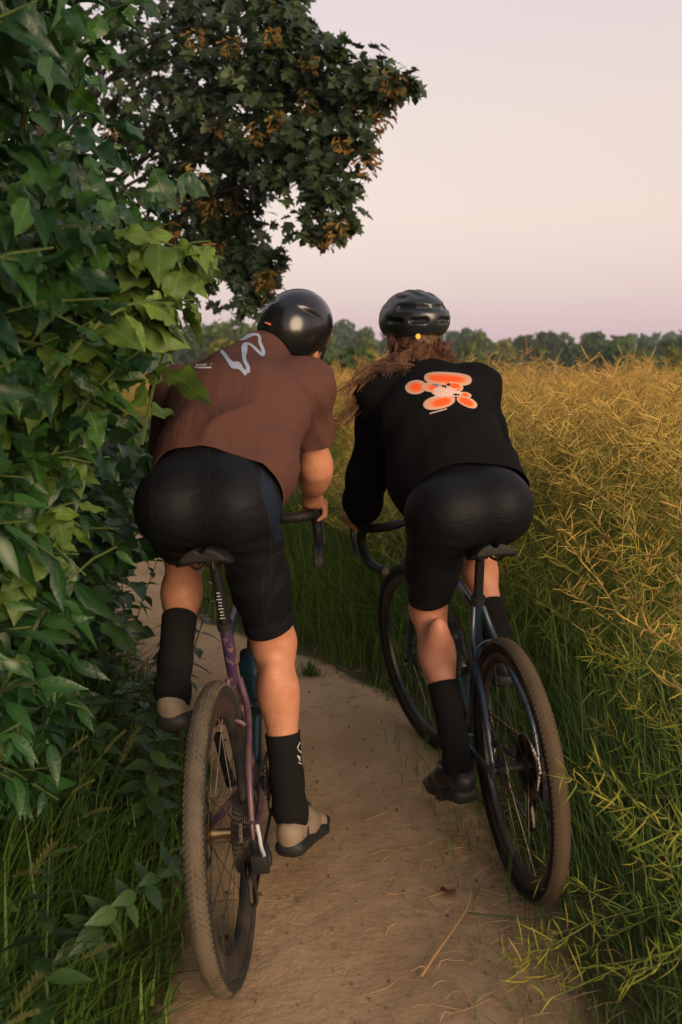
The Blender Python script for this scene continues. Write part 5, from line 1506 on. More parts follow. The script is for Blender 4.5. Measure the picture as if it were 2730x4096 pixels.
def so_parent(r): return r
def cut_obj(name, f, lo, hi, h, material, parent, cuts, thick, it=2):
    """cloth whose ends are cut off only near each cut's centre: (centre, normal, radius)"""
    V, Q = sdf_mesh(f, lo, hi, h)
    V = smooth_verts(V, Q, it)
    me = raw_mesh(name, V, Q, material)
    bm = bmesh.new(); bm.from_mesh(me)
    for c, n, r in cuts:
        c, n = Vector(c), Vector(n)
        vs = [v for v in bm.verts if (v.co - c).length < r]
        st = set(vs)
        es = [e for e in bm.edges if e.verts[0] in st and e.verts[1] in st]
        fs = [g for g in bm.faces if all(v in st for v in g.verts)]
        bmesh.ops.bisect_plane(bm, geom=vs + es + fs, plane_co=c, plane_no=n, clear_outer=True, dist=1e-5)
    # drop what the cuts left hanging
    seen, best = set(), []
    for f0 in bm.faces:
        if f0 in seen: continue
        comp, todo = [], [f0]; seen.add(f0)
        while todo:
            g = todo.pop(); comp.append(g)
            for e in g.edges:
                for g2 in e.link_faces:
                    if g2 not in seen: seen.add(g2); todo.append(g2)
        if len(comp) > len(best): best = comp
    keep = set(best)
    bmesh.ops.delete(bm, geom=[g for g in bm.faces if g not in keep], context='FACES')
    bm.to_mesh(me); bm.free()
    me.polygons.foreach_set('use_smooth', np.ones(len(me.polygons), bool))
    o = obj(name, me, parent)
    if thick:
        md = o.modifiers.new('cloth', 'SOLIDIFY'); md.thickness = thick; md.offset = 1.0
    return o

def build_shoe(root, h, t, a, s, spec):
    fw = unit(t - h); L = float(np.linalg.norm(t - h))
    sd_ = unit(np.cross(fw, V3(0, 0, 1))); up = unit(np.cross(sd_, fw))
    def q(x, y, z): return h + sd_ * x + fw * (y * L) + up * z
    upper = [Cone(q(0, .06, .042), q(0, .42, .048), .034, .040, .02, side=sd_, da=.040, db=.042), Cone(q(0, .42, .040), q(.003, .72, .028), .040, .044, .03, side=sd_, da=.040, db=.028), Cone(q(.003, .72, .026), q(.002, .98, .018), .044, .030, .02, side=sd_, da=.028, db=.017),
             Cone(q(0, .05, .06), q(0, .16, .072), .030, .034, .02), Cone(q(0, .30, .068), q(0, .50, .052), .028, .03, .03)]
    ac = np.asarray(a, np.float32)
    def carve(P, D):
        # opening round the ankle, and a flat underside
        rel = P - q(0, .20, .092)
        hole = np.sqrt((rel @ sd_ / .034) ** 2 + (rel @ fw / .062) ** 2 + (rel @ up / .030) ** 2) - 1
        D = np.maximum(D, -hole * .03)
        return np.maximum(D, -((P - h) @ up - .010))
    lo = np.minimum(h, t) - .09; hi = np.maximum(h, t) + .14
    sh = sdf_obj('shoe', field(upper, 0.0, carve), lo, hi, .0045, m_shoe_tan if not spec['fem'] else m_shoe_black, root, it=2)
    sole = [Cone(q(0, .07, .004), q(0, .45, .004), .036, .034, .02, side=sd_, da=.017, db=.015), Cone(q(0, .45, .004), q(.003, .74, .002), .034, .048, .02, side=sd_, da=.015, db=.015), Cone(q(.003, .74, .002), q(.002, .99, .006), .048, .031, .02, side=sd_, da=.015, db=.013)]
    rand_ = [Cone(q(0, .045, .016), q(0, .30, .014), .0395, .0405, .02, side=sd_, da=.026, db=.022), Cone(q(0, .30, .013), q(.003, .64, .010), .0405, .0475, .02, side=sd_, da=.022, db=.021), Cone(q(.003, .60, .012), q(.002, .985, .010), .0475, .035, .02, side=sd_, da=.021, db=.018)]
    def tread(P, D):
        y = (P - h) @ fw; z = (P - h) @ up
        return D + .0035 * (np.sin(y * 2 * math.pi / .034) > .1) * (z < -.006)
    sdf_obj('sole', field(sole + rand_, 0.0, tread), lo, hi, .0045, m_sole, sh, it=1)
    Mr = Matrix(np.stack([sd_, fw, up], 1).tolist())
    mb = MB(); mb.box(q(0, .64, -.017), (.026, .05, .008), Mr); mb.build('cleat', m_steel, sh, bevel=.002)
    sg = 1 if s == 'R' else -1
    mb = MB(); mb.tube([q(-.036, .44, .058), q(-.02, .43, .086), q(.018, .43, .088), q(.037, .44, .060)], .006, 8, flat=2.2, up=tuple(up)); mb.build('strap', m_strap, sh)
    mb = MB(); mb.tube([q(.014 * sg, .47, .086), q(.018 * sg, .475, .098)], .011, 16); mb.build('dial', m_matte, sh)
    mb = MB(); mb.box(q(sg * .0395, .20, .040), (.003, .0045, .032), Mr @ Matrix.Rotation(-.06 * sg, 3, 'Y')); mb.build('side_mark', m_strap, sh)

# ------------------------------------------------------------------ rider in the brown T-shirt
SL = dict(MX=MX_L, fem=False, skin=m_skin, label='man in a brown T-shirt and black cycling shorts riding the purple bicycle',
    J=dict(pel=(.002, .225, 1.075), hipL=(-.082, .235, 1.060), hipR=(.084, .235, 1.048), wst=(.03, .36, 1.165), chs=(.055, .53, 1.275), upc=(.065, .645, 1.335), nek=(.105, .71, 1.405),
           head=(.200, .850, 1.462), shL=(-.125, .63, 1.335), shR=(.235, .63, 1.325), elL=(-.215, .755, 1.085), elR=(.228, .755, 1.085), wrL=(-.200, .915, .975), wrR=(.188, .915, .972),
           hoodL=(-.192, .965, .930), hoodR=(.192, .965, .930), hoodax=(0, .99, .12), knL=(-.150, .605, .893), anL=(-.150, .275, .604), heelL=(-.152, .225, .526), toeL=(-.150, .490, .464),
           knR=(.098, .415, .668), anR=(.106, .345, .230), heelR=(.098, .295, .132), toeR=(.150, .555, .090)),
    w=(.138, .142, .172, .150), d=(.100, .102, .118, .092), leg=(.080, .055, .052, .034), arm=(.046, .037, .037, .027), neck=.060,
    head_rot=(RAD(-24), RAD(-2), RAD(23)), cuff=dict(L=.84, R=.86), cuff_n=dict(L=(0, 0, 0), R=(.12, -.10, .0)), sock=dict(L=.50, R=.46), box_shorts=((-.30, 0.0, .55), (.32, .80, 1.28)))
rL, JL, HML, HCL, torL, gluL, armL = build_rider(SL)
def tee_field():
    J = JL; shs = unit(J['shR'] - J['shL']); shh = unit(J['hipR'] - J['hipL'])
    hemc = V3(.020, .235, 1.090)
    P = [Cone(hemc, J['wst'] + V3(.01, -.005, .0), .172, .178, .04, side=shh, da=.122, db=.128), Cone(J['wst'] + V3(.01, 0, 0), J['chs'], .178, .186, .04, side=mixp(shs, shh, .5), da=.128, db=.134),
         Cone(J['chs'], J['upc'], .186, .160, .04, side=shs, da=.134, db=.102), Cone(J['upc'], J['nek'] + V3(0, .02, .004), .134, .086, .05, side=shs, da=.092, db=.078),
         Ell(V3(.135, .42, 1.115), (.055, .12, .085), .06), Ell(V3(.06, .45, 1.13), (.13, .17, .085), .06)]
    for s in 'LR':
        sh, e = J['sh' + s], J['el' + s]
        P += [Ell(sh, (.070, .072, .066), .06), Cone(sh, mixp(sh, e, .86), .062, .060, .045)]
    dirt = unit(J['chs'] - J['pel']); nr = unit(np.cross(shs, dirt)); nr = nr if nr[2] > 0 else -nr
    def folds(P_, D):
        q = P_ - J['pel']
        t_ = q @ dirt; u = q @ shs
        # long soft folds fanning from the right armpit to the hem, and small creases
        ang = np.arctan2(u - .20, t_ - .62)
        w_ = np.clip((.44 - t_) / .25, 0, 1) * np.clip((t_ + .05) / .1, 0, 1)
        ph = u * 40 - t_ * 13 + 1.3 * np.sin(t_ * 15 + u * 6)
        ridge_ = np.abs(np.sin(ph * .5)) ** .7
        D = D + .013 * w_ * ridge_ * np.clip((u + .06) * 9, 0, 1)
        D = D + .0050 * np.abs(np.sin(u * 27 + t_ * 13 + 1.5 * np.sin(t_ * 19))) * np.clip((.30 - t_) * 4, 0, 1)
        D = D + .0020 * np.sin(P_[:, 2] * 88 + P_[:, 1] * 60 + 3 * np.sin(P_[:, 0] * 25)) * np.clip((u - .16) * 12, 0, 1)
        return D
    return field(P, 0.0, folds), dirt, nr, shs
fT, dirL, nrL, shsL = tee_field()
hem_n = unit(V3(.22, .86, .44)); hem_p = V3(.0, .225, 1.194)
slR = mixp(JL['shR'], JL['elR'], .64); slL = mixp(JL['shL'], JL['elL'], .64)
tee = cut_obj('t_shirt', fT, (-.36, .02, .90), (.36, .86, 1.50), .0055, m_tee, rL,
              [(hem_p, -hem_n, 9.0), (slR, unit(JL['elR'] - JL['shR']), .105), (slL, unit(JL['elL'] - JL['shL']), .105), (JL['nek'] + V3(.014, .028, .030), unit(HCL - JL['nek']), .12)], .003, it=2)

def blot(bvh, MX, outline, name, material, parent, lift=.0042, rings=5):
    C = catmull([(x, y, 0) for x, y in outline + outline[:1]], 5)[:-1]
    cx = sum(c.x for c in C) / len(C); cy = sum(c.y for c in C) / len(C)
    V = [on_cloth(bvh, MX, cx, cy, lift)]; F = []; n = len(C)
    for r_ in range(1, rings + 1):
        for c in C:
            V.append(on_cloth(bvh, MX, lerp(cx, c.x, r_ / rings), lerp(cy, c.y, r_ / rings), lift))
    if any(v is None for v in V):
        good = [v for v in V if v is not None]
        V = [v if v is not None else good[0] for v in V]
    for i in range(n): F.append((0, 1 + i, 1 + (i + 1) % n))
    for r_ in range(rings - 1):
        for i in range(n): F.append((1 + r_ * n + i, 1 + (r_ + 1) * n + i, 1 + (r_ + 1) * n + (i + 1) % n, 1 + r_ * n + (i + 1) % n))
    mb = MB(); mb.add(V, F)
    return mb.build(name, material, parent)
bvT, _ = surf(tee)
Z = lambda x, y, w_: (430.8 + x * .14652, 746.7 + y * .14652, w_ * .14652)
ribbon(bvT, MX_L, [Z(790, 268, 8), Z(880, 240, 46), Z(960, 195, 62), Z(1030, 170, 46), Z(1100, 175, 40), Z(1128, 215, 44), Z(1130, 290, 48), Z(1165, 380, 52), Z(1185, 450, 52), Z(1175, 495, 48), Z(1120, 455, 46), Z(1050, 385, 42), Z(985, 330, 34), Z(920, 318, 44), Z(895, 360, 92), Z(890, 440, 84), Z(885, 530, 58), Z(905, 610, 56), Z(945, 680, 60), Z(945, 770, 66)], 'logo_print', m_logo, tee)
ribbon(bvT, MX_L, [Z(398, 372, 10), Z(450, 385, 34), Z(530, 430, 56), Z(590, 500, 60), Z(650, 590, 62), Z(720, 655, 100), Z(790, 660, 110), Z(850, 715, 62), Z(900, 765, 70), Z(930, 790, 74)], 'logo_print', m_logo, tee, lift=.0045)
ribbon(bvT, MX_L, [(548, 776, 1.6), (600, 775, 1.6), (650, 776, 1.6), (690, 778, 1.6)], 'yoke_seam', m_yoke, tee, lift=.0036)
for (x0, y0, x1, y1, w_) in ((135, 658, 310, 645, 24), (120, 692, 380, 692, 26), (355, 636, 402, 640, 8)):
    n = max(3, int((x1 - x0) / 22))
    for i in range(n):
        a, b = (i + .08) / n, (i + .86) / n
        ribbon(bvT, MX_L, [Z(lerp(x0, x1, a), lerp(y0, y1, a), w_), Z(lerp(x0, x1, (a + b) / 2), lerp(y0, y1, (a + b) / 2), w_ * .9), Z(lerp(x0, x1, b), lerp(y0, y1, b), w_)], 'small_print', m_white, tee, sub=2)

# seams, pocket and a navy-tinted hip patch on the shorts
bvL, _ = surf(torL)
m_seam = mat('seam_thread', (0.0125, 0.0125, 0.015), .8, .2)
for pts_ in ([(478, 1030, 2), (482, 1100, 2), (480, 1170, 2), (474, 1228, 2)], [(560, 1062, 1.8), (600, 1130, 1.8), (618, 1210, 1.8), (622, 1300, 1.8), (612, 1440, 1.8)], [(380, 1040, 1.8), (352, 1110, 1.8), (350, 1180, 1.8), (372, 1250, 1.8)],
             [(610, 1432, 2.2), (604, 1360, 2.2), (610, 1305, 2.2), (634, 1272, 2.2), (664, 1268, 2.2)]):
    ribbon(bvL, MX_L, pts_, 'seam', m_seam, torL, lift=.0030, sub=8)
blot(bvL, MX_L, [(596, 1078), (622, 1108), (640, 1165), (650, 1230), (628, 1238), (612, 1180), (598, 1130)], 'hip_patch', mat('navy_patch', (0.004, 0.0095, 0.020), .7, .25), torL, lift=.0028, rings=6)
# ------------------------------------------------------------------ helmets
def helmet_common(root, HM, HC, dome, f, mat_h, h=.0045):
    o = sdf_obj('helmet', f, (-.14, -.19, -.11), (.14, .19, .19), h, mat_h, root, it=2)
    o.matrix_basis = Matrix.Translation(Vector(HC)) @ Matrix(HM.tolist()).to_4x4()
    return o
def shell(P, c, r):
    q = (P - np.array(c, np.float32)) / np.array(r, np.float32)
    k0 = np.sqrt((q * q).sum(1)) + 1e-6
    return (k0 - 1) * min(r)
def f_aero(P, cull=True):
    D = shell(P, (0, -.018, .038), (.096, .130, .106))
    # tail drawn a little down and back
    D = smin(D, shell(P, (0, -.072, .008), (.084, .076, .078)), .03)
    D = np.maximum(D, -shell(P, (0, -.015, .022), (.080, .108, .095)))
    # rim line: high at the forehead, low at the temples and nape, an arch cut out over the nape
    rim = np.interp(P[:, 1], [-.17, -.10, -.04, .02, .08, .14], [-.035, -.062, -.060, -.030, .006, .022])
    D = np.maximum(D, rim - P[:, 2])
    arch = np.sqrt((P[:, 0] / .060) ** 2 + ((P[:, 2] + .068) / .072) ** 2) - 1
    D = np.where(P[:, 1] < -.04, np.maximum(D, -arch * .06), D)
    # shallow hollows over the rear quarters
    for s in (-1, 1):
        a = np.array([s * .040, -.118, .103], np.float32); b = np.array([s * .092, -.050, .082], np.float32)
        ab = b - a; t_ = np.clip((P - a) @ ab / (ab @ ab), 0, 1)
        g = np.linalg.norm(P - a - t_[:, None] * ab, axis=1) - .0085
        D = -smin(-D, g, .007)
    for s in (-1, 1):
        for y0 in (.02,):
            a = np.array([s * .045, .05, .155], np.float32); b = np.array([s * .055, .12, .105], np.float32)
            ab = b - a; t_ = np.clip((P - a) @ ab / (ab @ ab), 0, 1)
            D = -smin(-D, np.linalg.norm(P - a - t_[:, None] * ab, axis=1) - .012, .006)
    return D.astype(np.float32)
heL = helmet_common(rL, HML, HCL, None, f_aero, m_helmet_gloss)
def hair_cap(root, HM, HC, m_):
    f0 = field([Ell((0, -.016, .018), (.0765, .094, .088), .02)])
    def f(P, cull=True):
        D = f0(P, cull); low = np.interp(P[:, 1], [-.12, -.06, 0, .05, .1], [-.055, -.045, -.006, .03, .07])
        return np.maximum(D, low - P[:, 2])
    o = sdf_obj('hair', f, (-.1, -.14, -.09), (.1, .12, .13), .005, m_, root, it=2)
    o.matrix_basis = Matrix.Translation(Vector(HC)) @ Matrix(HM.tolist()).to_4x4(); return o
hair_cap(rL, HML, HCL, m_hair_short)
# retention cradle, dial, straps, small badge
mb = MB(); mb.tube(catmull([(-.066, -.060, -.028), (-.045, -.098, -.034), (0, -.112, -.036), (.045, -.098, -.034), (.066, -.060, -.028)], 6), .006, 8, flat=.45, up=(0, 0, 1)); mb.build('cradle', m_strap, heL)
mb = MB(); mb.tube([(0, -.110, -.036), (0, -.126, -.036)], .016, 20); mb.build('dial', m_matte, heL)
for s in (-1, 1):
    mb = MB(); mb.tube(catmull([(s * .072, -.055, -.050), (s * .076, -.020, -.075), (s * .060, .030, -.112)], 5), .006, 6, flat=.25, up=(1, 0, 0)); mb.tube(catmull([(s * .074, .045, .0), (s * .074, .040, -.05), (s * .060, .030, -.112)], 5), .006, 6, flat=.25, up=(1, 0, 0)); mb.build('strap', m_strap, heL)
mb = MB(); mb.box((-.012, -.1665, .036), (.020, .003, .005)); mb.build('badge', m_amber, heL, bevel=.001)

# ------------------------------------------------------------------ rider in black
SR = dict(MX=MX_R, fem=True, skin=m_skin2, label='woman in a black sweatshirt with an orange back print riding the blue-black bicycle',
    J=dict(pel=(-.030, .235, 1.005), hipL=(-.112, .245, .990), hipR=(.050, .240, 1.000), wst=(-.030, .37, 1.105), chs=(-.040, .53, 1.245), upc=(-.038, .635, 1.320), nek=(-.050, .700, 1.385),
           head=(-.034, .805, 1.512), shL=(-.190, .625, 1.310), shR=(.122, .625, 1.320), elL=(-.218, .745, 1.065), elR=(.205, .735, 1.095), wrL=(-.235, .875, .925), wrR=(.190, .935, .930),
           hoodL=(-.226, .915, .886), hoodR=(.168, 1.012, .886), hoodax=(-.235, .965, .12), knL=(-.105, .480, .672), anL=(-.088, .262, .268), heelL=(-.082, .205, .172), toeL=(-.125, .445, .120),
           knR=(.085, .640, .850), anR=(.098, .400, .530), heelR=(.095, .350, .450), toeR=(.112, .610, .415)),
    w=(.142, .126, .142, .128), d=(.102, .092, .102, .082), leg=(.086, .052, .052, .032), arm=(.042, .036, .038, .026), neck=.050,
    head_rot=(RAD(14), RAD(-3), RAD(2)), cuff=dict(L=.86, R=.86), cuff_n=dict(L=(.16, -.25, 0), R=(0, 0, 0)), sock=dict(L=.50, R=.42), box_shorts=((-.30, 0.0, .55), (.30, .85, 1.22)))
rR, JR, HMR, HCR, torR, gluR, armR = build_rider(SR)
def sweat_field():
    J = JR; shs = unit(J['shR'] - J['shL']); shh = unit(J['hipR'] - J['hipL'])
    P = [Cone(V3(-.024, .245, 1.030), J['wst'], .168, .165, .05, side=shh, da=.120, db=.124), Cone(J['wst'], J['chs'], .165, .172, .05, side=mixp(shs, shh, .5), da=.124, db=.128),
         Cone(J['chs'], J['upc'], .172, .146, .05, side=shs, da=.124, db=.090), Cone(J['upc'], J['nek'] + V3(0, .01, 0), .112, .058, .05, side=shs, da=.074, db=.052), Ell(V3(-.10, .42, 1.04), (.10, .16, .10), .08)]
    for s in 'LR':
        sh, e, w_ = J['sh' + s], J['el' + s], J['wr' + s]
        drop = V3(0, 0, -.030)
        P += [Ell(sh, (.064, .066, .060), .06), Cone(sh, e + drop * .3, .060, .055, .06), Cone(e + drop * .3, mixp(e, w_, .62) + drop, .055, .058, .05), Cone(mixp(e, w_, .55) + drop * .8, w_ + V3(0, .005, 0), .052, .034, .04)]
    dirt = unit(J['chs'] - J['pel'])
    def folds(P_, D):
        q = P_ - J['pel']; t_ = q @ dirt; u = q @ shs
        D = D + .0060 * np.sin(u * 26 - t_ * 19 + 2 * np.sin(t_ * 11)) * np.clip((.42 - t_) * 4, 0, 1)
        # a crease across the small of the back on the right, and bunching along the sleeves
        D = D + .0050 * np.exp(-((t_ - .27 - .35 * (u - .06)) / .018) ** 2) * np.clip(u / .08, 0, 1)
        D = D - .0055 * np.exp(-((t_ - .305 - .35 * (u - .06)) / .022) ** 2) * np.clip(u / .08, 0, 1)
        sl_ = np.clip((np.abs(u + .0) - .17) * 14, 0, 1)
        return D + .0042 * np.sin(P_[:, 2] * 62 + P_[:, 1] * 28 + 3 * np.sin(P_[:, 0] * 22 + P_[:, 2] * 9)) * sl_
    return field(P, 0.0, folds)
hemn = unit(V3(.04, .86, .52)); hemp = V3(-.01, .215, 1.112)
cfl = JR['wrL'] + V3(0, .012, -.005); cfr = JR['wrR'] + V3(0, .012, -.005)
sweat = cut_obj('sweatshirt', sweat_field(), (-.38, .04, .78), (.34, 1.06, 1.48), .0058, m_sweat, rR,
                [(hemp, -hemn, 9.0), (cfl, unit(JR['wrL'] - JR['elL']), .09), (cfr, unit(JR['wrR'] - JR['elR']), .09), (JR['nek'] + V3(.002, .02, .02), unit(HCR - JR['nek']), .11)], .003, it=2)
for s in 'LR':
    c = JR['wr' + s]; d = unit(JR['wr' + s] - JR['el' + s])
    mb = MB(); mb.tube([Vector(c - d * .03), Vector(c - d * .012), Vector(c + d * .016)], [.038, .036, .033], 20, cap=False); mb.build('cuff', m_sweat, rR)
bvS, _ = surf(sweat)
bvR, _ = surf(torR)
for pts_ in ([(1092, 1078, 1.8), (1104, 1130, 1.8), (1108, 1180, 1.8), (1104, 1228, 1.8)], [(1000, 1100, 1.8), (985, 1170, 1.8), (975, 1240, 1.8), (985, 1340, 1.8)]):
    ribbon(bvR, MX_R, pts_, 'seam', m_seam, torR, lift=.0030, sub=8)
Z2 = lambda x, y: (890.3 + x * .16485, 832.9 + y * .16485)
def ov(cx, cy, a, b, rot=0.0, n=14, sq=1.0):
    o_ = []
    for k in range(n):
        t_ = 2 * math.pi * k / n; x = a * math.copysign(abs(math.cos(t_)) ** sq, math.cos(t_)); y = b * math.copysign(abs(math.sin(t_)) ** sq, math.sin(t_))
        o_.append(Z2(cx + x * math.cos(rot) - y * math.sin(rot), cy + x * math.sin(rot) + y * math.cos(rot)))
    return o_
lobes = [(840, 240, 330, 92, .06, .75, [(235, 42)], -60), (400, 355, 150, 98, -.10, 1.0, [(72, 50)], 10), (720, 560, 225, 96, -.22, .9, [(120, 50)], 110), (1100, 555, 150, 66, .42, .85, [(95, 42)], -40), (1075, 462, 92, 42, .18, 1.0, [(34, 22)], 0),
         (930, 350, 120, 66, .15, .9, [(66, 50)], 0), (620, 360, 150, 66, .1, .9, [(30, 28)], 10)]
def glow(bvh, MX, inner, outer, name, material, parent, lift):
    ci = [Vector((c.x, c.y)) for c in catmull([(x, y, 0) for x, y in inner + inner[:1]], 5)[:-1]]; co = [Vector((c.x, c.y)) for c in catmull([(x, y, 0) for x, y in outer + outer[:1]], 5)[:-1]]
    m = sum(ci, Vector((0, 0))) / len(ci); n = len(ci)
    rows = [(.5 * k / 3, [m.lerp(c, k / 3) for c in ci]) for k in (1, 2, 3)] + [(.5 + .5 * k / 6, [a.lerp(b, k / 6) for a, b in zip(ci, co)]) for k in range(1, 7)]
    V = [on_cloth(bvh, MX, m.x, m.y, lift)]; T = [0.0]
    for t_, row in rows:
        for c in row: V.append(on_cloth(bvh, MX, c.x, c.y, lift) or V[0]); T.append(t_)
    F = []
    for i in range(n): F.append((0, 1 + i, 1 + (i + 1) % n, 1 + (i + 1) % n))
    Q = [(1 + r_ * n + i, 1 + (r_ + 1) * n + i, 1 + (r_ + 1) * n + (i + 1) % n, 1 + r_ * n + (i + 1) % n) for r_ in range(len(rows) - 1) for i in range(n)]
    tri = [(0, 1 + i, 1 + (i + 1) % n) for i in range(n)]
    me = bpy.data.meshes.new(name); me.from_pydata([tuple(v) for v in V], [], tri + Q)
    a = me.attributes.new('t', 'FLOAT', 'POINT'); a.data.foreach_set('value', np.array(T, np.float32)); me.materials.append(material)
    me.polygons.foreach_set('use_smooth', np.ones(len(me.polygons), bool))
    return obj(name, me, parent)
m_glow = mat('orange_halo_print', (1, 1, 1), 0.85, 0.15, tcol=[(0.0, (0.78, 0.085, 0.014)), (0.42, (0.76, 0.10, 0.02)), (0.60, (0.66, 0.20, 0.09)), (0.76, (0.54, 0.29, 0.19)), (0.93, (0.50, 0.31, 0.22)), (1.0, (0.30, 0.19, 0.15))])
for i, (cx, cy, a, b, rt, sq, inn, dx) in enumerate(lobes):
    ia, ib = inn[0]
    glow(bvS, MX_R, ov(cx + dx * .3, cy, ia, ib, rt, sq=sq), ov(cx, cy, a, b, rt, sq=sq), 'back_print', m_glow, sweat, .0040 + .00006 * i)
blot(bvS, MX_R, ov(760, 425, 150, 60, .05), 'back_print', m_peach, sweat, lift=.0048)
for k in range(9):
    y = 375 + 13 * k; x0 = 640 + 8 * (k % 4); x1 = 900 + 14 * ((k * 5) % 7)
    ribbon(bvS, MX_R, [(*Z2(lerp(x0, x1, q), y + 12 * math.sin(q * 21 + k * 1.7) - 18 * q + 10), 2.0) for q in np.linspace(0, 1, 16)], 'scribble_print', m_scribble, sweat, lift=.0056, sub=2)
for k in range(2): ribbon(bvS, MX_R, [(*Z2(900 + 60 * q * 2, 415 + k * 16 + 14 * q + 5 * math.sin(q * 14)), 2.2) for q in np.linspace(0, 1, 8)], 'scribble_print', m_scribble, sweat, lift=.0056, sub=2)
ribbon(bvS, MX_R, [(*Z2(615, 320), 1.2), (*Z2(660, 322), 2.2), (*Z2(720, 326), 1.2)], 'scribble_print', m_blueprint, sweat, lift=.0058); ribbon(bvS, MX_R, [(*Z2(655, 325), 2.4), (*Z2(690, 345), 2.4), (*Z2(705, 362), 1)], 'scribble_print', m_blueprint, sweat, lift=.0059)
blot(bvS, MX_R, ov(848, 322, 26, 17), 'scribble_print', m_foam, sweat, lift=.0058)
for k in range(9):
    q0, q1 = k / 9, (k + .7) / 9
    ribbon(bvS, MX_R, [(*Z2(lerp(590, 830, q0), lerp(718, 652, q0)), 3.2), (*Z2(lerp(590, 830, (q0 + q1) / 2), lerp(718, 652, (q0 + q1) / 2)), 2.4), (*Z2(lerp(590, 830, q1), lerp(718, 652, q1)), 3.2)], 'small_print', m_scribble, sweat, sub=2)
def f_vent(P, cull=True):
    D = shell(P, (0, -.010, .034), (.102, .138, .094))
    D = smin(D, shell(P, (0, -.070, .022), (.088, .078, .060)), .03)
    D = np.maximum(D, -shell(P, (0, -.010, .016), (.084, .112, .092)))
    rim = np.interp(P[:, 1], [-.16, -.10, -.04, .02, .08, .14], [-.020, -.026, -.026, -.018, .006, .020])
    D = np.maximum(D, rim - P[:, 2])
    def groove(pts, r, k=.006):
        nonlocal D
        g = np.full(len(P), 1.0, np.float32)
        for a, b in zip(pts[:-1], pts[1:]):
            a = np.array(a, np.float32); b = np.array(b, np.float32); ab = b - a
            t_ = np.clip((P - a) @ ab / (ab @ ab), 0, 1)
            g = np.minimum(g, np.linalg.norm(P - a - t_[:, None] * ab, axis=1) - r)
        D = -smin(-D, g, k)
    for s in (-1, 1):
        groove([(s * .010, -.152, .056), (s * .050, -.132, .060), (s * .082, -.086, .064)], .0105)
        groove([(s * .026, -.150, .016), (s * .060, -.126, .018)], .0085)
        groove([(s * .078, -.100, .022), (s * .102, -.040, .030)], .0085)
        groove([(s * .024, -.112, .098), (s * .030, -.04, .126), (s * .032, .06, .118)], .0095)
        groove([(s * .062, -.084, .094), (s * .072, -.02, .106), (s * .072, .06, .094)], .0090)
        groove([(s * .100, -.02, .070), (s * .098, .05, .072)], .0085)
    groove([(0, -.10, .114), (0, .0, .132), (0, .08, .114)], .0075)
    # thin step line under the top ribs
    return D.astype(np.float32)
heR = helmet_common(rR, HMR, HCR, None, f_vent, m_helmet_dark, .004)
def f_liner(P, cull=True):
    D = shell(P, (0, -.012, .030), (.094, .128, .088)); D = np.maximum(D, -shell(P, (0, -.010, .016), (.080, .108, .088)))
    rim = np.interp(P[:, 1], [-.16, -.10, -.04, .02, .08, .14], [-.034, -.040, -.036, -.024, .0, .014])
    return np.maximum(D, rim - P[:, 2]).astype(np.float32)
o = sdf_obj('liner', f_liner, (-.13, -.17, -.10), (.13, .15, .16), .005, m_foam, heR, it=2)
mb = MB(); mb.tube([(-.040, -.1165, -.030), (-.0415, -.1255, -.030)], .0085, 20); mb.build('badge', m_yellow, heR)
mb = MB(); mb.box((.006, -.1475, .0355), (.030, .003, .006)); mb.build('badge', m_steel, heR, bevel=.001)
for s in (-1, 1):
    mb = MB(); mb.tube(catmull([(s * .074, -.045, -.038), (s * .077, -.010, -.075), (s * .060, .030, -.115)], 5), .008, 6, flat=.25, up=(1, 0, 0)); mb.build('strap', m_strap, heR)
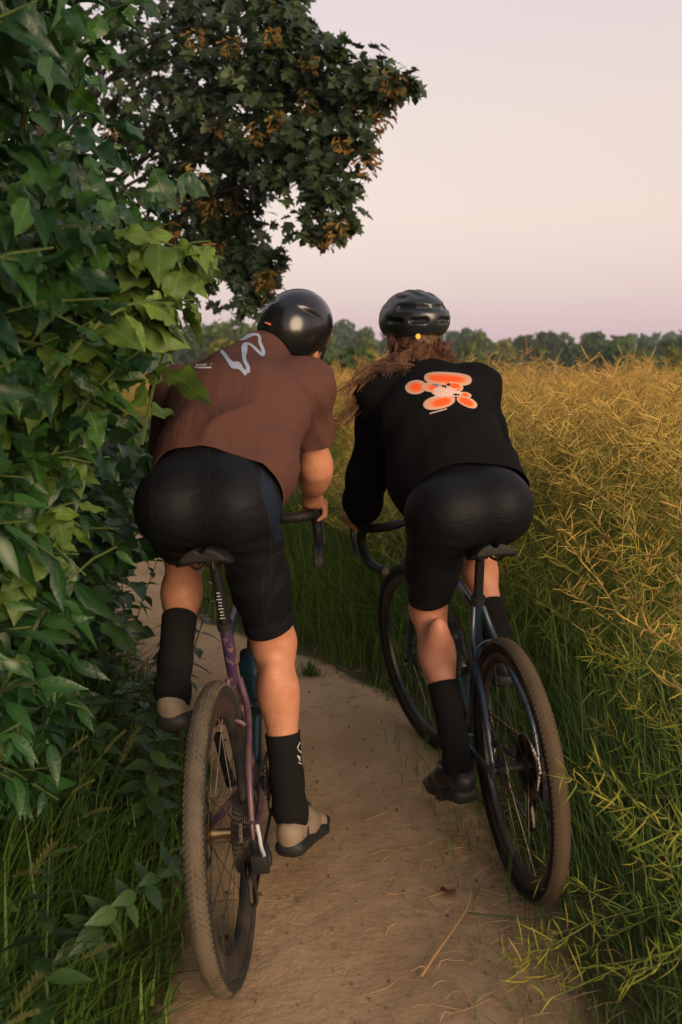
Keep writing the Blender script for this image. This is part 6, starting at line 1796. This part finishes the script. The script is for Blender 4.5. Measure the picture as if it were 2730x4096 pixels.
# --- curly brown hair blowing to the left
def hair_strands():
    r = np.random.default_rng(9)
    V, F, Rn = [], [], []
    inv = MX_R.inverted()
    HMm = Matrix(HMR.tolist())
    r0 = r
    for k in range(1260):
        # locks: eighteen hairs share one course and differ a little
        r = np.random.default_rng(1000 + k // 18); jit = r0.normal(size=3) * .0042
        u = r.uniform(-1, 1)
        # roots along the nape and behind the ears, in head axes
        root_ = Vector(HCR) + HMm @ Vector((.074 * math.sin(u * 1.35), -.094 * math.cos(u * 1.35) + .006, r.uniform(-.055, -.012)))
        long_ = r.random() < .55 and u < .45
        if long_:
            g = r.random()
            tipx = -.16 - .14 * g + r.normal() * .03; tipz = 1.385 - .15 * g * r.uniform(.3, 1.25) + r.normal() * .024
            p1 = Vector((lerp(root_.x, -.09, .55) + r.normal() * .012, .650 + r.normal() * .016, 1.412 + r.normal() * .016))
            p2 = Vector((lerp(-.11, tipx, .55), .625 + r.normal() * .02, lerp(1.405, tipz, .5) + r.normal() * .015))
            p3 = Vector((tipx, .62 + r.normal() * .03, tipz))
            C = catmull([root_, p1, p2, p3], 9)
            amp, fq = r.uniform(.007, .017), r.uniform(.55, .95)
        else:
            e_ = Vector((root_.x * .9 - .012 + r.normal() * .018, .655 + r.normal() * .012, 1.402 + r.normal() * .018))
            m_ = root_.lerp(e_, .5) + Vector((r.normal() * .008, -.016, .0))
            C = catmull([root_, m_, e_, e_ + Vector((r.normal() * .02, -.004 + .01 * r.random(), -.006 - .022 * r.random()))], 7)
            amp, fq = r.uniform(.005, .011), r.uniform(.8, 1.2)
        ph = r.uniform(0, 6.28)
        P = []
        n = len(C)
        for i, c in enumerate(C):
            q = i / (n - 1); a_ = amp * min(1, q * 2.2)
            P.append(np.array(c) + jit * (0.5 + 1.3 * q) + np.array([math.cos(ph + i * fq), .7 * math.sin(ph + i * fq), math.sin(ph * 1.3 + i * fq)]) * a_)
        w_ = r0.uniform(.0007, .0015)
        T = []
        b0 = len(V)
        thin(P, [w_ * (1 - .55 * (i / (n - 1)) ** 2) for i in range(n)], V, F, T, 0, tri=3)
        Rn += [.6 * r.random() + .4 * r0.random()] * (len(V) - b0)
    return raw_mesh('hair', V, F, m_hair, attrs={'rnd': Rn})
obj('hair', hair_strands(), rR)
fh = field([Ell((0, -.025, -.012), (.076, .086, .075), .03), Ell((-.012, -.060, -.080), (.062, .045, .050), .04)])
o = sdf_obj('hair', lambda P, c=True: np.maximum(fh(P, c), P[:, 1] - .01), (-.11, -.15, -.16), (.11, .06, .09), .006, mat('hair_mass', (0.06, 0.027, 0.014), .5, .4, col2=(0.12, .055, .027), nscale=60, bump=.006, bscale=90), rR, it=1)
o.matrix_basis = Matrix.Translation(Vector(HCR)) @ Matrix(HMR.tolist()).to_4x4()

# ------------------------------------------------------------------ the dusk haze between here and the far trees
m_haze = bpy.data.materials.new('haze_air'); m_haze.use_nodes = True
hn = m_haze.node_tree; hn.nodes.clear()
ho = hn.nodes.new('ShaderNodeOutputMaterial'); hv = hn.nodes.new('ShaderNodeVolumePrincipled')
hv.inputs['Color'].default_value = (0.88, 0.87, 0.88, 1); hv.inputs['Density'].default_value = 0.0006; hv.inputs['Anisotropy'].default_value = 0.2
hn.links.new(hv.outputs[0], ho.inputs['Volume'])
mb = MB(); mb.box((0, 170, 6.5), (660, 470, 24)); tag(mb.build('haze', m_haze, smooth=False), kind='stuff')
